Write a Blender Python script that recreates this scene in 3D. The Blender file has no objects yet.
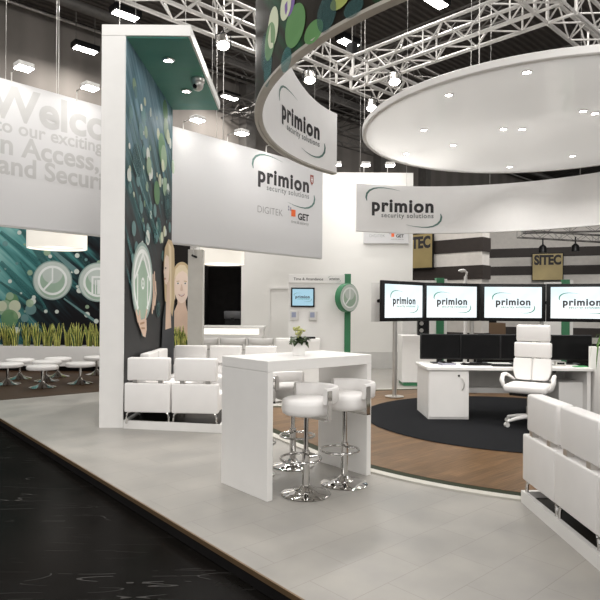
import bpy, bmesh, math, random
from mathutils import Vector, Matrix, Euler
random.seed(7)
sc = bpy.context.scene
COL = sc.collection
R = math.radians
pi = math.pi

# ------------------------------------------------------------------ materials
def nodes_of(m):
    m.use_nodes = True
    return m.node_tree.nodes, m.node_tree.links, m.node_tree.nodes['Principled BSDF']

def mat(name, col, rough=.5, metal=0, var=.04, scale=6, bump=0, bscale=80, coat=0, emit=None, es=0, trans=0, spec=.5):
    m = bpy.data.materials.new(name)
    n, l, b = nodes_of(m)
    tc = n.new('ShaderNodeTexCoord')
    nz = n.new('ShaderNodeTexNoise'); nz.inputs['Scale'].default_value = scale; nz.inputs['Detail'].default_value = 4
    l.new(tc.outputs['Object'], nz.inputs['Vector'])
    rp = n.new('ShaderNodeValToRGB')
    c0 = [max(0, c*(1-var)) for c in col]; c1 = [min(1, c*(1+var)) for c in col]
    rp.color_ramp.elements[0].position = .3; rp.color_ramp.elements[1].position = .7
    rp.color_ramp.elements[0].color = (*c0, 1); rp.color_ramp.elements[1].color = (*c1, 1)
    l.new(nz.outputs['Fac'], rp.inputs['Fac']); l.new(rp.outputs['Color'], b.inputs['Base Color'])
    b.inputs['Roughness'].default_value = rough; b.inputs['Metallic'].default_value = metal
    b.inputs['Specular IOR Level'].default_value = spec
    if coat: b.inputs['Coat Weight'].default_value = coat; b.inputs['Coat Roughness'].default_value = .05
    if trans: b.inputs['Transmission Weight'].default_value = trans
    if emit: b.inputs['Emission Color'].default_value = (*emit, 1); b.inputs['Emission Strength'].default_value = es
    if bump:
        bn = n.new('ShaderNodeTexNoise'); bn.inputs['Scale'].default_value = bscale
        l.new(tc.outputs['Object'], bn.inputs['Vector'])
        bp = n.new('ShaderNodeBump'); bp.inputs['Strength'].default_value = bump; bp.inputs['Distance'].default_value = .002
        l.new(bn.outputs['Fac'], bp.inputs['Height']); l.new(bp.outputs['Normal'], b.inputs['Normal'])
    return m

def ramp(n, stops):
    r = n.new('ShaderNodeValToRGB')
    e = r.color_ramp.elements
    while len(e) < len(stops): e.new(.5)
    for k, (p, c) in enumerate(stops):
        e[k].position = p; e[k].color = (*c, 1)
    return r

def math_n(n, l, op, a, b=None, c=None):
    x = n.new('ShaderNodeMath'); x.operation = op
    for k, v in enumerate((a, b, c)):
        if v is None: continue
        if isinstance(v, (int, float)): x.inputs[k].default_value = v
        else: l.new(v, x.inputs[k])
    return x.outputs[0]

WHITE = mat('white_laminate', (.80, .785, .765), .42, var=.015)
LEATHER = mat('white_leather', (.82, .80, .785), .48, var=.02, bump=.15, bscale=140)
WALLW = mat('white_wall_paint', (.80, .785, .755), .7, var=.012, scale=1.5)
FABRIC = mat('banner_fabric', (.60, .595, .60), .65, var=.012, scale=1.2)
BANDIN = mat('band_white', (.90, .89, .885), .5, var=.012)
DISCM = mat('stretched_white_membrane', (.80, .79, .78), .12, var=.01, scale=.8, coat=.3)
def translucent(m, amount, col):
    n, l, b = nodes_of(m); out = n['Material Output']; tr = n.new('ShaderNodeBsdfTranslucent'); tr.inputs[0].default_value = (*col, 1)
    mx = n.new('ShaderNodeMixShader'); mx.inputs[0].default_value = amount; l.new(b.outputs[0], mx.inputs[1]); l.new(tr.outputs[0], mx.inputs[2]); l.new(mx.outputs[0], out.inputs[0])
translucent(DISCM, .4, (.85, .84, .82))
RIMM = mat('beige_rim', (.42, .39, .34), .4, metal=.3)
CHROME = mat('chrome', (.62, .61, .595), .06, metal=1, var=.01)
STEEL = mat('brushed_steel', (.62, .60, .57), .3, metal=.9, var=.05)
ALU = mat('truss_aluminium', (.62, .60, .575), .38, metal=.55, var=.06)
DTRUSS = mat('dull_truss', (.17, .16, .15), .55, metal=.3, var=.1)
BLACK = mat('black_plastic', (.009, .009, .0095), .4, var=.2, spec=.25)
BLACKM = mat('matt_black', (.010, .009, .009), .8, var=.2, spec=.1)
GLOSSB = mat('dark_screen', (.005, .005, .0055), .25, var=.2, spec=.15)
GREEN = mat('green_panel', (.035, .19, .085), .45)
DGREEN = mat('dark_green_strip', (.016, .022, .007), .5, spec=.1)
TEALSOFF = None
DKTXT = mat('dark_lettering', (.03, .027, .03), .6)
GRTXT = mat('grey_lettering', (.22, .23, .23), .6)
LGTXT = mat('pale_grey_lettering', (.46, .455, .45), .65)
THINTXT = mat('thin_grey_lettering', (.27, .27, .265), .6)
SWOOSH = mat('teal_grey_swoosh', (.10, .19, .165), .5)
SWGREEN = mat('green_swoosh', (.02, .27, .16), .5)
GREENTXT = mat('green_lettering', (.01, .25, .15), .5)
ORANGE = mat('orange_square', (.75, .13, .03), .5)
GREYSQ = mat('grey_blue_square', (.30, .30, .36), .5)
GREYP = mat('grey_beige_post', (.56, .54, .50), .55)
GREYPANEL = mat('light_grey_panel', (.62, .61, .59), .5)
GOLD = mat('gold_sign', (.42, .33, .15), .4, metal=.2, var=.12, scale=1.2)
BRONZE = mat('brown_edge', (.20, .13, .07), .4, metal=.5)
POT = mat('white_ceramic', (.82, .80, .78), .3)
RUBBER = mat('rubber', (.03, .03, .03), .6)
EMITW = mat('lamp_lens', (1, 1, 1), .4, emit=(1, .97, .92), es=30)
EMITHALL = mat('floodlight_lens', (1, 1, 1), .4, emit=(1, .98, .95), es=22)
SHADE = mat('glowing_fabric_shade', (.85, .82, .75), .7, emit=(1, .93, .82), es=.38)
NICHE = mat('lit_counter_niche', (.9, .9, .85), .5, emit=(1, .97, .88), es=.8)
PAPER = mat('paper', (.8, .8, .8), .7)
BROWNW = mat('brown_frame', (.14, .085, .045), .5)
STRIPED = mat('dark_brown_stripe', (.035, .026, .022), .6, var=.1)
STRIPEL = mat('pale_stripe', (.78, .74, .69), .7, var=.05)
LEAF1 = mat('snake_leaf', (.07, .12, .025), .5, var=.6, scale=14)
LEAF2 = mat('snake_leaf_edge', (.85, .78, .22), .5, var=.25, scale=14)
LEAFD = mat('dark_leaf', (.035, .06, .018), .4, var=.4, scale=20)
LEAFG = mat('green_leaf', (.07, .17, .02), .5, var=.3, scale=20)
FLOWER = mat('pale_yellow_flower', (.50, .50, .20), .6, var=.3, scale=30)
SOIL = mat('soil', (.03, .02, .015), .9, var=.3, scale=40)

def mat_tiles():
    m = bpy.data.materials.new('grey_floor_tiles'); n, l, b = nodes_of(m)
    tc = n.new('ShaderNodeTexCoord'); mp = n.new('ShaderNodeMapping'); l.new(tc.outputs['Object'], mp.inputs['Vector'])
    mp.inputs['Rotation'].default_value = (0, 0, R(-42.5)); mp.inputs['Location'].default_value = (.17, .06, 0)
    br = n.new('ShaderNodeTexBrick'); l.new(mp.outputs[0], br.inputs['Vector'])
    br.inputs['Scale'].default_value = 1; br.inputs['Brick Width'].default_value = .61; br.inputs['Row Height'].default_value = .305
    br.inputs['Mortar Size'].default_value = .0022; br.inputs['Mortar Smooth'].default_value = .1
    br.inputs['Color1'].default_value = (.31, .296, .275, 1); br.inputs['Color2'].default_value = (.325, .31, .288, 1)
    br.inputs['Mortar'].default_value = (.245, .232, .213, 1)
    nz = n.new('ShaderNodeTexNoise'); nz.inputs['Scale'].default_value = 2.2; nz.inputs['Detail'].default_value = 7; l.new(mp.outputs[0], nz.inputs['Vector'])
    rp = ramp(n, [(.3, (.84, .845, .85)), (.7, (1.10, 1.09, 1.07))]); l.new(nz.outputs['Fac'], rp.inputs['Fac'])
    mx = n.new('ShaderNodeMix'); mx.data_type = 'RGBA'; mx.blend_type = 'MULTIPLY'; mx.inputs[0].default_value = 1
    l.new(br.outputs['Color'], mx.inputs[6]); l.new(rp.outputs[0], mx.inputs[7]); l.new(mx.outputs[2], b.inputs['Base Color'])
    r2 = ramp(n, [(.3, (.30,)*3), (.7, (.44,)*3)]); l.new(nz.outputs['Fac'], r2.inputs['Fac']); l.new(r2.outputs[0], b.inputs['Roughness'])
    b.inputs['Specular IOR Level'].default_value = .45
    return m

def mat_blackfloor():
    m = bpy.data.materials.new('black_hall_floor'); n, l, b = nodes_of(m)
    tc = n.new('ShaderNodeTexCoord'); mp = n.new('ShaderNodeMapping'); l.new(tc.outputs['Object'], mp.inputs['Vector'])
    mp.inputs['Rotation'].default_value = (0, 0, R(-38)); mp.inputs['Location'].default_value = (.3, .35, 0)
    br = n.new('ShaderNodeTexBrick'); l.new(mp.outputs[0], br.inputs['Vector']); br.offset = 0
    br.inputs['Scale'].default_value = 1; br.inputs['Brick Width'].default_value = 1.0; br.inputs['Row Height'].default_value = .8
    br.inputs['Mortar Size'].default_value = .004
    br.inputs['Color1'].default_value = (.0052, .0046, .004, 1); br.inputs['Color2'].default_value = (.0068, .006, .0053, 1)
    br.inputs['Mortar'].default_value = (.003, .003, .003, 1)
    nz = n.new('ShaderNodeTexNoise'); nz.inputs['Scale'].default_value = 1.4; nz.inputs['Detail'].default_value = 6; l.new(mp.outputs[0], nz.inputs['Vector'])
    # thin scratches: narrow contour lines of a stretched noise, kept in patches
    tot = None
    for k, (rot, s) in enumerate(((20, 1.0), (-35, 1.3), (70, .9))):
        m2 = n.new('ShaderNodeMapping'); l.new(tc.outputs['Object'], m2.inputs['Vector'])
        m2.inputs['Rotation'].default_value = (0, 0, R(rot)); m2.inputs['Scale'].default_value = (.35*s, 2.6*s, 1); m2.inputs['Location'].default_value = (3.1*k, 1.7*k, 0)
        z = n.new('ShaderNodeTexNoise'); z.inputs['Scale'].default_value = 1.6; z.inputs['Detail'].default_value = 1; l.new(m2.outputs[0], z.inputs['Vector'])
        d = math_n(n, l, 'ABSOLUTE', math_n(n, l, 'SUBTRACT', z.outputs['Fac'], .5))
        f = math_n(n, l, 'LESS_THAN', d, .0016)
        z2 = n.new('ShaderNodeTexNoise'); z2.inputs['Scale'].default_value = 2.3+k; l.new(tc.outputs['Object'], z2.inputs['Vector'])
        f = math_n(n, l, 'MULTIPLY', f, math_n(n, l, 'GREATER_THAN', z2.outputs['Fac'], .56))
        tot = f if tot is None else math_n(n, l, 'MAXIMUM', tot, f)
    mx = n.new('ShaderNodeMix'); mx.data_type = 'RGBA'; l.new(tot, mx.inputs[0]); l.new(br.outputs['Color'], mx.inputs[6]); mx.inputs[7].default_value = (.055, .052, .05, 1)
    l.new(mx.outputs[2], b.inputs['Base Color'])
    r2 = ramp(n, [(.3, (.12,)*3), (.7, (.3,)*3)]); l.new(nz.outputs['Fac'], r2.inputs['Fac']); out = n['Material Output']; df = n.new('ShaderNodeBsdfDiffuse'); gl = n.new('ShaderNodeBsdfGlossy'); ms = n.new('ShaderNodeMixShader'); ms.inputs[0].default_value = .022
    l.new(mx.outputs[2], df.inputs[0]); l.new(r2.outputs[0], gl.inputs['Roughness']); l.new(df.outputs[0], ms.inputs[1]); l.new(gl.outputs[0], ms.inputs[2]); l.new(ms.outputs[0], out.inputs[0])
    n.remove(b)
    return m

def mat_wood(name, c0, c1, rot, w=.09, length=.9, rough=.38):
    m = bpy.data.materials.new(name); n, l, b = nodes_of(m)
    tc = n.new('ShaderNodeTexCoord'); mp = n.new('ShaderNodeMapping'); l.new(tc.outputs['Object'], mp.inputs['Vector'])
    mp.inputs['Rotation'].default_value = (0, 0, R(rot))
    br = n.new('ShaderNodeTexBrick'); l.new(mp.outputs[0], br.inputs['Vector']); br.offset = .37
    br.inputs['Scale'].default_value = 1; br.inputs['Brick Width'].default_value = length; br.inputs['Row Height'].default_value = w
    br.inputs['Mortar Size'].default_value = .001
    br.inputs['Color1'].default_value = (*c0, 1); br.inputs['Color2'].default_value = (*c1, 1); br.inputs['Mortar'].default_value = (*[c*.5 for c in c0], 1)
    m2 = n.new('ShaderNodeMapping'); l.new(mp.outputs[0], m2.inputs['Vector']); m2.inputs['Scale'].default_value = (1.2, 22, 1)
    nz = n.new('ShaderNodeTexNoise'); nz.inputs['Scale'].default_value = 3; nz.inputs['Detail'].default_value = 6; l.new(m2.outputs[0], nz.inputs['Vector'])
    rp = ramp(n, [(.3, (.6,)*3), (.7, (1.3,)*3)]); l.new(nz.outputs['Fac'], rp.inputs['Fac'])
    mx = n.new('ShaderNodeMix'); mx.data_type = 'RGBA'; mx.blend_type = 'MULTIPLY'; mx.inputs[0].default_value = 1
    l.new(br.outputs['Color'], mx.inputs[6]); l.new(rp.outputs[0], mx.inputs[7]); l.new(mx.outputs[2], b.inputs['Base Color'])
    b.inputs['Roughness'].default_value = rough; b.inputs['Specular IOR Level'].default_value = .16
    return m

def mat_corrugated(name, c0, c1, rot, freq):
    m = bpy.data.materials.new(name); n, l, b = nodes_of(m)
    tc = n.new('ShaderNodeTexCoord'); mp = n.new('ShaderNodeMapping'); l.new(tc.outputs['Object'], mp.inputs['Vector'])
    mp.inputs['Rotation'].default_value = (0, 0, R(rot))
    w = n.new('ShaderNodeTexWave'); w.inputs['Scale'].default_value = freq; w.inputs['Distortion'].default_value = .3; l.new(mp.outputs[0], w.inputs['Vector'])
    rp = ramp(n, [(.2, c0), (.8, c1)]); l.new(w.outputs['Fac'], rp.inputs['Fac']); l.new(rp.outputs[0], b.inputs['Base Color'])
    bp = n.new('ShaderNodeBump'); bp.inputs['Strength'].default_value = .6; bp.inputs['Distance'].default_value = .05
    l.new(w.outputs['Fac'], bp.inputs['Height']); l.new(bp.outputs['Normal'], b.inputs['Normal'])
    b.inputs['Roughness'].default_value = .8
    return m

def mat_streaks(name, ax, ay, rot, stops, mask=None, scale=1.0, stretch=7):
    """Printed fibre-optic artwork: diagonal streaks on the panel's two in-plane axes (ax, ay = object axes 0..2)."""
    m = bpy.data.materials.new(name); n, l, b = nodes_of(m)
    tc = n.new('ShaderNodeTexCoord'); sp = n.new('ShaderNodeSeparateXYZ'); l.new(tc.outputs['Object'], sp.inputs[0])
    cb = n.new('ShaderNodeCombineXYZ'); l.new(sp.outputs[ax], cb.inputs[0]); l.new(sp.outputs[ay], cb.inputs[1])
    mp = n.new('ShaderNodeMapping'); l.new(cb.outputs[0], mp.inputs['Vector']); mp.vector_type = 'POINT'
    mp.inputs['Rotation'].default_value = (0, 0, R(rot))
    m2 = n.new('ShaderNodeMapping'); l.new(mp.outputs[0], m2.inputs['Vector']); m2.inputs['Scale'].default_value = (.35*scale, stretch*scale, 1)
    nz = n.new('ShaderNodeTexNoise'); nz.inputs['Scale'].default_value = 1.0; nz.inputs['Detail'].default_value = 4; nz.inputs['Roughness'].default_value = .6
    l.new(m2.outputs[0], nz.inputs['Vector'])
    big = n.new('ShaderNodeTexNoise'); big.inputs['Scale'].default_value = .7*scale; l.new(mp.outputs[0], big.inputs['Vector'])
    f = math_n(n, l, 'ADD', math_n(n, l, 'MULTIPLY', nz.outputs['Fac'], .75), math_n(n, l, 'MULTIPLY', big.outputs['Fac'], .25))
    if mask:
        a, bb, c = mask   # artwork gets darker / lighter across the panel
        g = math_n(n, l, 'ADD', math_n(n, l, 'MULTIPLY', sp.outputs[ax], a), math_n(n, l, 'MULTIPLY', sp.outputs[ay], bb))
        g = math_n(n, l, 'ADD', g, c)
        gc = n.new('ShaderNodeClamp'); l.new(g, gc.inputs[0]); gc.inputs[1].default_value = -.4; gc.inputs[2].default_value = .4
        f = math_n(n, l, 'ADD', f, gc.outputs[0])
    rp = ramp(n, stops); l.new(f, rp.inputs['Fac']); l.new(rp.outputs[0], b.inputs['Base Color'])
    b.inputs['Roughness'].default_value = .5; b.inputs['Specular IOR Level'].default_value = .08
    return m

def pm(name, c, alpha=1):
    m = mat('print_'+name, c, .5, var=.06, scale=3, spec=.08)
    if alpha < 1: m.node_tree.nodes['Principled BSDF'].inputs['Alpha'].default_value = alpha
    return m
S_TEAL = pm('soft_teal', (.06, .20, .20), .55); S_TEALL = pm('soft_light_teal', (.24, .42, .42), .6); S_TEALD = pm('soft_dark_teal', (.05, .12, .12), .5); S_WHT = pm('soft_white', (.75, .80, .74), .85)
S_PALEG = pm('soft_pale_green', (.50, .66, .45), .6); S_GRN = pm('soft_green', (.22, .42, .20), .6); S_YEL = pm('soft_cream', (.74, .78, .58), .8)
P_TEAL = pm('teal', (.055, .20, .19)); P_TEALL = pm('light_teal', (.16, .38, .36)); P_TEALD = pm('dark_teal', (.03, .085, .09))
P_WHT = pm('white_dot', (.72, .80, .78)); P_PALEG = pm('pale_green', (.42, .58, .40)); P_GRN = pm('green', (.11, .25, .09))
P_YEL = pm('cream', (.62, .66, .48)); P_OLIVE = pm('olive', (.30, .34, .10)); P_BUTTON = pm('button_grey', (.56, .62, .58)); P_BUTTON2 = pm('button_green', (.36, .48, .38))
P_BUTRIM = pm('button_rim', (.30, .40, .37)); P_ICON = pm('icon_pale', (.84, .87, .85)); P_SKIN = pm('skin', (.68, .50, .39)); P_SKIN2 = pm('skin_shadow_tone', (.42, .25, .16))
P_SKINL = pm('light_skin', (.82, .66, .56)); P_HAIR = pm('blond', (.56, .43, .26)); P_HAIR2 = pm('blond_light', (.74, .62, .44)); P_DRESS = pm('dark_dress', (.045, .048, .055)); P_LIP = pm('lip', (.46, .20, .17))
P_EYE = pm('eye', (.06, .05, .045)); P_BLUE = pm('blue', (.16, .34, .52)); P_PURPLE = pm('purple', (.20, .12, .34)); P_DARK = pm('dark', (.016, .014, .013)); P_TEETH = pm('teeth', (.80, .78, .75))

# ------------------------------------------------------------------ mesh helpers
def obj(name, bm, mats, parent=None, smooth=None, kind=None, loc=None, rot=None):
    me = bpy.data.meshes.new(name)
    bmesh.ops.recalc_face_normals(bm, faces=bm.faces) if smooth != 'keep' else None
    bm.to_mesh(me); bm.free()
    for m in (mats if isinstance(mats, (list, tuple)) else [mats]): me.materials.append(m)
    if smooth and smooth != 'keep':
        for p in me.polygons: p.use_smooth = True
        me.set_sharp_from_angle(angle=R(smooth if smooth > 1 else 40))
    o = bpy.data.objects.new(name, me); COL.objects.link(o)
    if parent: o.parent = parent
    if kind: o['kind'] = kind
    if loc: o.location = loc
    if rot: o.rotation_euler = rot
    return o

def tag(o, label, cat, group=None, kind=None):
    o['label'] = label; o['category'] = cat
    if group: o['group'] = group
    if kind: o['kind'] = kind
    return o

def thing(name, label, cat, loc=(0, 0, 0), rz=0, group=None):
    o = bpy.data.objects.new(name, None); COL.objects.link(o); o.empty_display_size = .1
    o.location = loc; o.rotation_euler = (0, 0, rz)
    return tag(o, label, cat, group)

def copy_tree(o, loc=None, rz=None, label=None, parent=None):
    c = o.copy(); COL.objects.link(c)
    if parent: c.parent = parent
    if loc is not None: c.location = loc
    if rz is not None: c.rotation_euler = (0, 0, rz)
    if label: c['label'] = label
    for ch in list(o.children): copy_tree(ch, parent=c)
    return c

def NB(): return bmesh.new()

def merge(bm, tmp, mi=0, mx=None):
    vm = {}
    for v in tmp.verts: vm[v] = bm.verts.new(mx @ v.co if mx else v.co)
    for f in tmp.faces:
        try:
            nf = bm.faces.new([vm[v] for v in f.verts]); nf.material_index = mi
        except ValueError: pass
    tmp.free()

def box(bm, x0, x1, y0, y1, z0, z1, r=0, mi=0, mx=None, seg=2):
    t = bmesh.new(); bmesh.ops.create_cube(t, size=1)
    for v in t.verts:
        v.co = Vector(((x0+x1)/2+v.co.x*(x1-x0), (y0+y1)/2+v.co.y*(y1-y0), (z0+z1)/2+v.co.z*(z1-z0)))
    if r: bmesh.ops.bevel(t, geom=list(t.edges), offset=r, segments=seg, profile=.5, affect='EDGES')
    merge(bm, t, mi, mx); return bm

def lathe(bm, prof, c=(0, 0, 0), seg=32, mi=0):
    rings = []
    for r, z in prof:
        if r < 1e-6: rings.append([bm.verts.new((c[0], c[1], c[2]+z))])
        else: rings.append([bm.verts.new((c[0]+r*math.cos(2*pi*k/seg), c[1]+r*math.sin(2*pi*k/seg), c[2]+z)) for k in range(seg)])
    for a, b in zip(rings, rings[1:]):
        for k in range(seg):
            k2 = (k+1) % seg
            q = [a[0]] if len(a) == 1 else [a[k], a[k2]]
            q += [b[0]] if len(b) == 1 else [b[k2], b[k]]
            if len(q) >= 3:
                f = bm.faces.new(q); f.material_index = mi
    return bm

def tube(bm, pts, r, seg=8, closed=False, mi=0, caps=True):
    pts = [Vector(p) for p in pts]; n = len(pts); rings = []; up = None
    for i, p in enumerate(pts):
        if closed: t = pts[(i+1) % n]-pts[i-1]
        else: t = pts[min(i+1, n-1)]-pts[max(i-1, 0)]
        t.normalize()
        if up is None: up = t.orthogonal().normalized()
        else:
            up = up-t*up.dot(t); up = up.normalized() if up.length > 1e-6 else t.orthogonal().normalized()
        s = t.cross(up); rr = r[i] if isinstance(r, (list, tuple)) else r
        rings.append([bm.verts.new(p+(up*math.cos(2*pi*k/seg)+s*math.sin(2*pi*k/seg))*rr) for k in range(seg)])
    for i in range(n if closed else n-1):
        a, b = rings[i], rings[(i+1) % n]
        for k in range(seg):
            f = bm.faces.new([a[k], a[(k+1) % seg], b[(k+1) % seg], b[k]]); f.material_index = mi
    if not closed and caps:
        bm.faces.new(rings[0][::-1]).material_index = mi; bm.faces.new(rings[-1]).material_index = mi
    return bm

def prism(bm, poly, z0, z1, mi=0):
    a = [bm.verts.new((x, y, z0)) for x, y in poly]; b = [bm.verts.new((x, y, z1)) for x, y in poly]
    bm.faces.new(a[::-1]).material_index = mi; bm.faces.new(b).material_index = mi
    n = len(poly)
    for k in range(n): bm.faces.new([a[k], a[(k+1) % n], b[(k+1) % n], b[k]]).material_index = mi
    return bm

def sphere(bm, c, r, sx=1, sy=1, sz=1, mi=0, u=14, v=8):
    t = bmesh.new(); bmesh.ops.create_uvsphere(t, u_segments=u, v_segments=v, radius=r)
    merge(bm, t, mi, Matrix.Translation(c) @ Matrix.Diagonal((sx, sy, sz, 1))); return bm

def poly3(bm, pts, mi=0):
    f = bm.faces.new([bm.verts.new(p) for p in pts]); f.material_index = mi; return f

def circ(cx, cy, r, n=28, ry=None, a0=0, a1=360):
    ry = r if ry is None else ry
    full = abs(a1-a0) >= 360
    m = n if full else n+1
    return [(cx+r*math.cos(R(a0+(a1-a0)*k/n)), cy+ry*math.sin(R(a0+(a1-a0)*k/n))) for k in range(m)]

def ringpoly(cx, cy, r0, r1, a0=0, a1=360, n=36):
    """quads of an annulus"""
    out = []
    for k in range(n):
        t0 = R(a0+(a1-a0)*k/n); t1 = R(a0+(a1-a0)*(k+1)/n)
        out.append([(cx+r0*math.cos(t0), cy+r0*math.sin(t0)), (cx+r1*math.cos(t0), cy+r1*math.sin(t0)), (cx+r1*math.cos(t1), cy+r1*math.sin(t1)), (cx+r0*math.cos(t1), cy+r0*math.sin(t1))])
    return out

def bar2(x0, y0, x1, y1, w0, w1=None):
    w1 = w0 if w1 is None else w1
    d = Vector((x1-x0, y1-y0)).normalized(); p = Vector((-d.y, d.x))
    return [(x0+p.x*w0/2, y0+p.y*w0/2), (x0-p.x*w0/2, y0-p.y*w0/2), (x1-p.x*w1/2, y1-p.y*w1/2), (x1+p.x*w1/2, y1+p.y*w1/2)]

# ------------------------------------------------------------------ lettering
_tcache = {}
def text_geo(s, bold):
    sp = 1.14 if s in ('primion', 'security solutions') else 1.0
    key = (s, bold)
    if key in _tcache: return _tcache[key]
    cu = bpy.data.curves.new('lettering_source', 'FONT'); cu.body = s; cu.size = 1; cu.offset = bold; cu.space_character = sp; cu.resolution_u = 4
    o = bpy.data.objects.new('lettering_source', cu); COL.objects.link(o)
    bpy.context.view_layer.update()
    dg = bpy.context.evaluated_depsgraph_get()
    me = bpy.data.meshes.new_from_object(o.evaluated_get(dg))
    vs = [(v.co.x, v.co.y) for v in me.vertices]; fs = [tuple(p.vertices) for p in me.polygons]
    bpy.data.objects.remove(o); bpy.data.curves.remove(cu); bpy.data.meshes.remove(me)
    _tcache[key] = (vs, fs)
    return vs, fs

def text_w(s, bold=0):
    vs, _ = text_geo(s, bold); xs = [v[0] for v in vs]; return min(xs), max(xs)

def put_text(bm, s, u0, v0, width, f, bold=0, mi=0, sy=1.0, em=None):
    vs, fs = text_geo(s, bold); x0, x1 = text_w(s, bold)
    k = em if em else width/(x1-x0)
    vv = [bm.verts.new(f(u0+(x-x0)*k, v0+y*k*sy)) for x, y in vs]
    for p in fs:
        try: bm.faces.new([vv[i] for i in p]).material_index = mi
        except ValueError: pass

SW = [(-.085, .15, .012), (-.098, .20, .028), (-.085, .26, .032), (-.04, .31, .028), (.03, .345, .022), (.11, .36, .017), (.2, .362, .012), (.33, .35, .007), (.46, .325, .002)]
def swoosh(bm, f, W, mi=0):
    def strip(pts):
        L = []
        for i, (x, y, w) in enumerate(pts):
            a = pts[max(i-1, 0)]; b = pts[min(i+1, len(pts)-1)]
            d = Vector((b[0]-a[0], b[1]-a[1])).normalized(); p = Vector((-d.y, d.x))
            L.append((bm.verts.new(f((x+p.x*w/2)*W, (y+p.y*w/2)*W)), bm.verts.new(f((x-p.x*w/2)*W, (y-p.y*w/2)*W))))
        for a, b in zip(L, L[1:]): bm.faces.new([a[0], a[1], b[1], b[0]]).material_index = mi
    strip(SW); strip([(1.025-x, .125-y, w) for x, y, w in SW])

def logo(parent, f, W, tagmat=GRTXT, swmat=SWOOSH):
    """dark word with a small line under it, and two crescent swooshes, flat on the surface f(u, v)"""
    bm = NB(); put_text(bm, 'primion', 0, 0, W, f, bold=.038, sy=.98); put_text(bm, 'security solutions', .16*W, -.092*W, .84*W, f, bold=.016, mi=1)
    a = obj('lettering', bm, [DKTXT, tagmat], parent, 'keep')
    bm = NB(); swoosh(bm, f, W); b = obj('swoosh', bm, swmat, parent, 'keep')
    return a, b

def get_logo(parent, f, u_d0, u_d1, u_g0, u_g1, v0, sq, hgt):
    bm = NB(); put_text(bm, 'DIGITEK', u_d0, v0, u_d1-u_d0, f, bold=-.012); obj('thin_lettering', bm, THINTXT, parent, 'keep')
    x0, x1, z0, z1 = sq; w = x1-x0
    bm = NB(); put_text(bm, 'GET', u_g0, v0-.02*hgt, u_g1-u_g0, f, bold=.03); obj('bold_lettering', bm, DKTXT, parent, 'keep')
    bm = NB(); put_text(bm, 'time & security', x0-.02*hgt, v0-.55*hgt, u_g1-x0, f); obj('small_lettering', bm, THINTXT, parent, 'keep')
    bm = NB(); poly3(bm, [f(x0, z0), f(x1, z0), f(x1, z1), f(x0, z1)], 0)
    for a, b, c, d in ((-.75, -.45, .75, 1.05), (-.75, -.45, 1.15, 1.45), (-.3, 0, .75, 1.3)):
        poly3(bm, [f(x0+a*w, z0+c*(z1-z0)), f(x0+b*w, z0+c*(z1-z0)), f(x0+b*w, z0+d*(z1-z0)), f(x0+a*w, z0+d*(z1-z0))], 1)
    return obj('logo_squares', bm, [ORANGE, GREYSQ], parent, 'keep')

def print_mesh(name, shapes, f, mats, parent, bg=None, step=.0012):
    """flat artwork: list of (polygon in panel units, material); later shapes lie a hair above earlier ones. f(u, v, lift)"""
    bm = NB(); idx = {m: i for i, m in enumerate(mats)}
    for k, (poly, m) in enumerate(shapes):
        polys = poly if isinstance(poly[0][0], (tuple, list)) else [poly]
        for q in polys: poly3(bm, [f(u, v, step*(k+1)) for u, v in q], idx[m])
    return obj(name, bm, mats, parent, 'keep')

# ------------------------------------------------------------------ camera
cam_d = bpy.data.cameras.new('camera'); cam = bpy.data.objects.new('camera', cam_d); COL.objects.link(cam)
cam_d.sensor_width = 36; cam_d.lens = 36*590/600; cam_d.shift_y = 8/600; cam_d.clip_start = .05; cam_d.clip_end = 200
cam.matrix_world = Matrix.Translation((0, 0, 1.52)) @ Matrix.Rotation(R(90), 4, 'X') @ Matrix.Rotation(R(.42), 4, 'Z')
sc.camera = cam
A = Vector((-.66, .75, 0)).normalized(); B = Vector((.74, .672, 0)).normalized()

# ------------------------------------------------------------------ setting
M_TILE = mat_tiles(); M_BLK = mat_blackfloor()
M_WOODP = mat_wood('podium_parquet', (.115, .064, .028), (.165, .094, .043), -40)
M_WOODD = mat_wood('dark_parquet', (.036, .018, .007), (.055, .028, .012), -43, rough=.5)
M_CEIL = mat_corrugated('corrugated_dark_roof', (.09, .079, .07), (.135, .12, .108), 47, 1.3)
M_DECK = mat('black_brown_deck', (.012, .008, .005), .5, spec=.2)
M_HALL = mat_corrugated('hall_wall_cladding', (.21, .19, .172), (.25, .226, .205), 0, .35)

obj('ground', box(NB(), -26, 60, -9, 80, -.2, -.1), M_BLK, kind='structure')
# platform: its long edge runs from beside the camera to the far left
bm = NB(); prism(bm, [(2.74, 0), (.02, 3.09), (-4.09, 8.04), (-8.6, 13.5), (-8.6, 15.0), (9, 15.0), (9, 0)], -.098, 0)
obj('floor', bm, M_TILE, kind='structure')
e0 = Vector((2.74, -.0, 0)); e1 = Vector((-8.6, 13.5, 0)); dE = (e1-e0).normalized(); nE = Vector((-dE.y, dE.x, 0))
bm = NB(); mx = Matrix.Translation((0, 0, 0))
pts = [(2.74, 0), (.02, 3.09), (-4.09, 8.04), (-8.6, 13.5)]
off = [(p[0]-.012*.77, p[1]-.012*.64) for p in pts]
prism(bm, pts+off[::-1], -.03, .002)
obj('trim_1', bm, BRONZE, kind='structure')
bm = NB(); off2 = [(p[0]-.006*.77, p[1]-.006*.64) for p in pts]
prism(bm, pts+off2[::-1], -.098, -.03); obj('gap_shade_strip', bm, BLACKM, kind='structure')  # black strip standing in for the shadow gap below the platform edge
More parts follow.
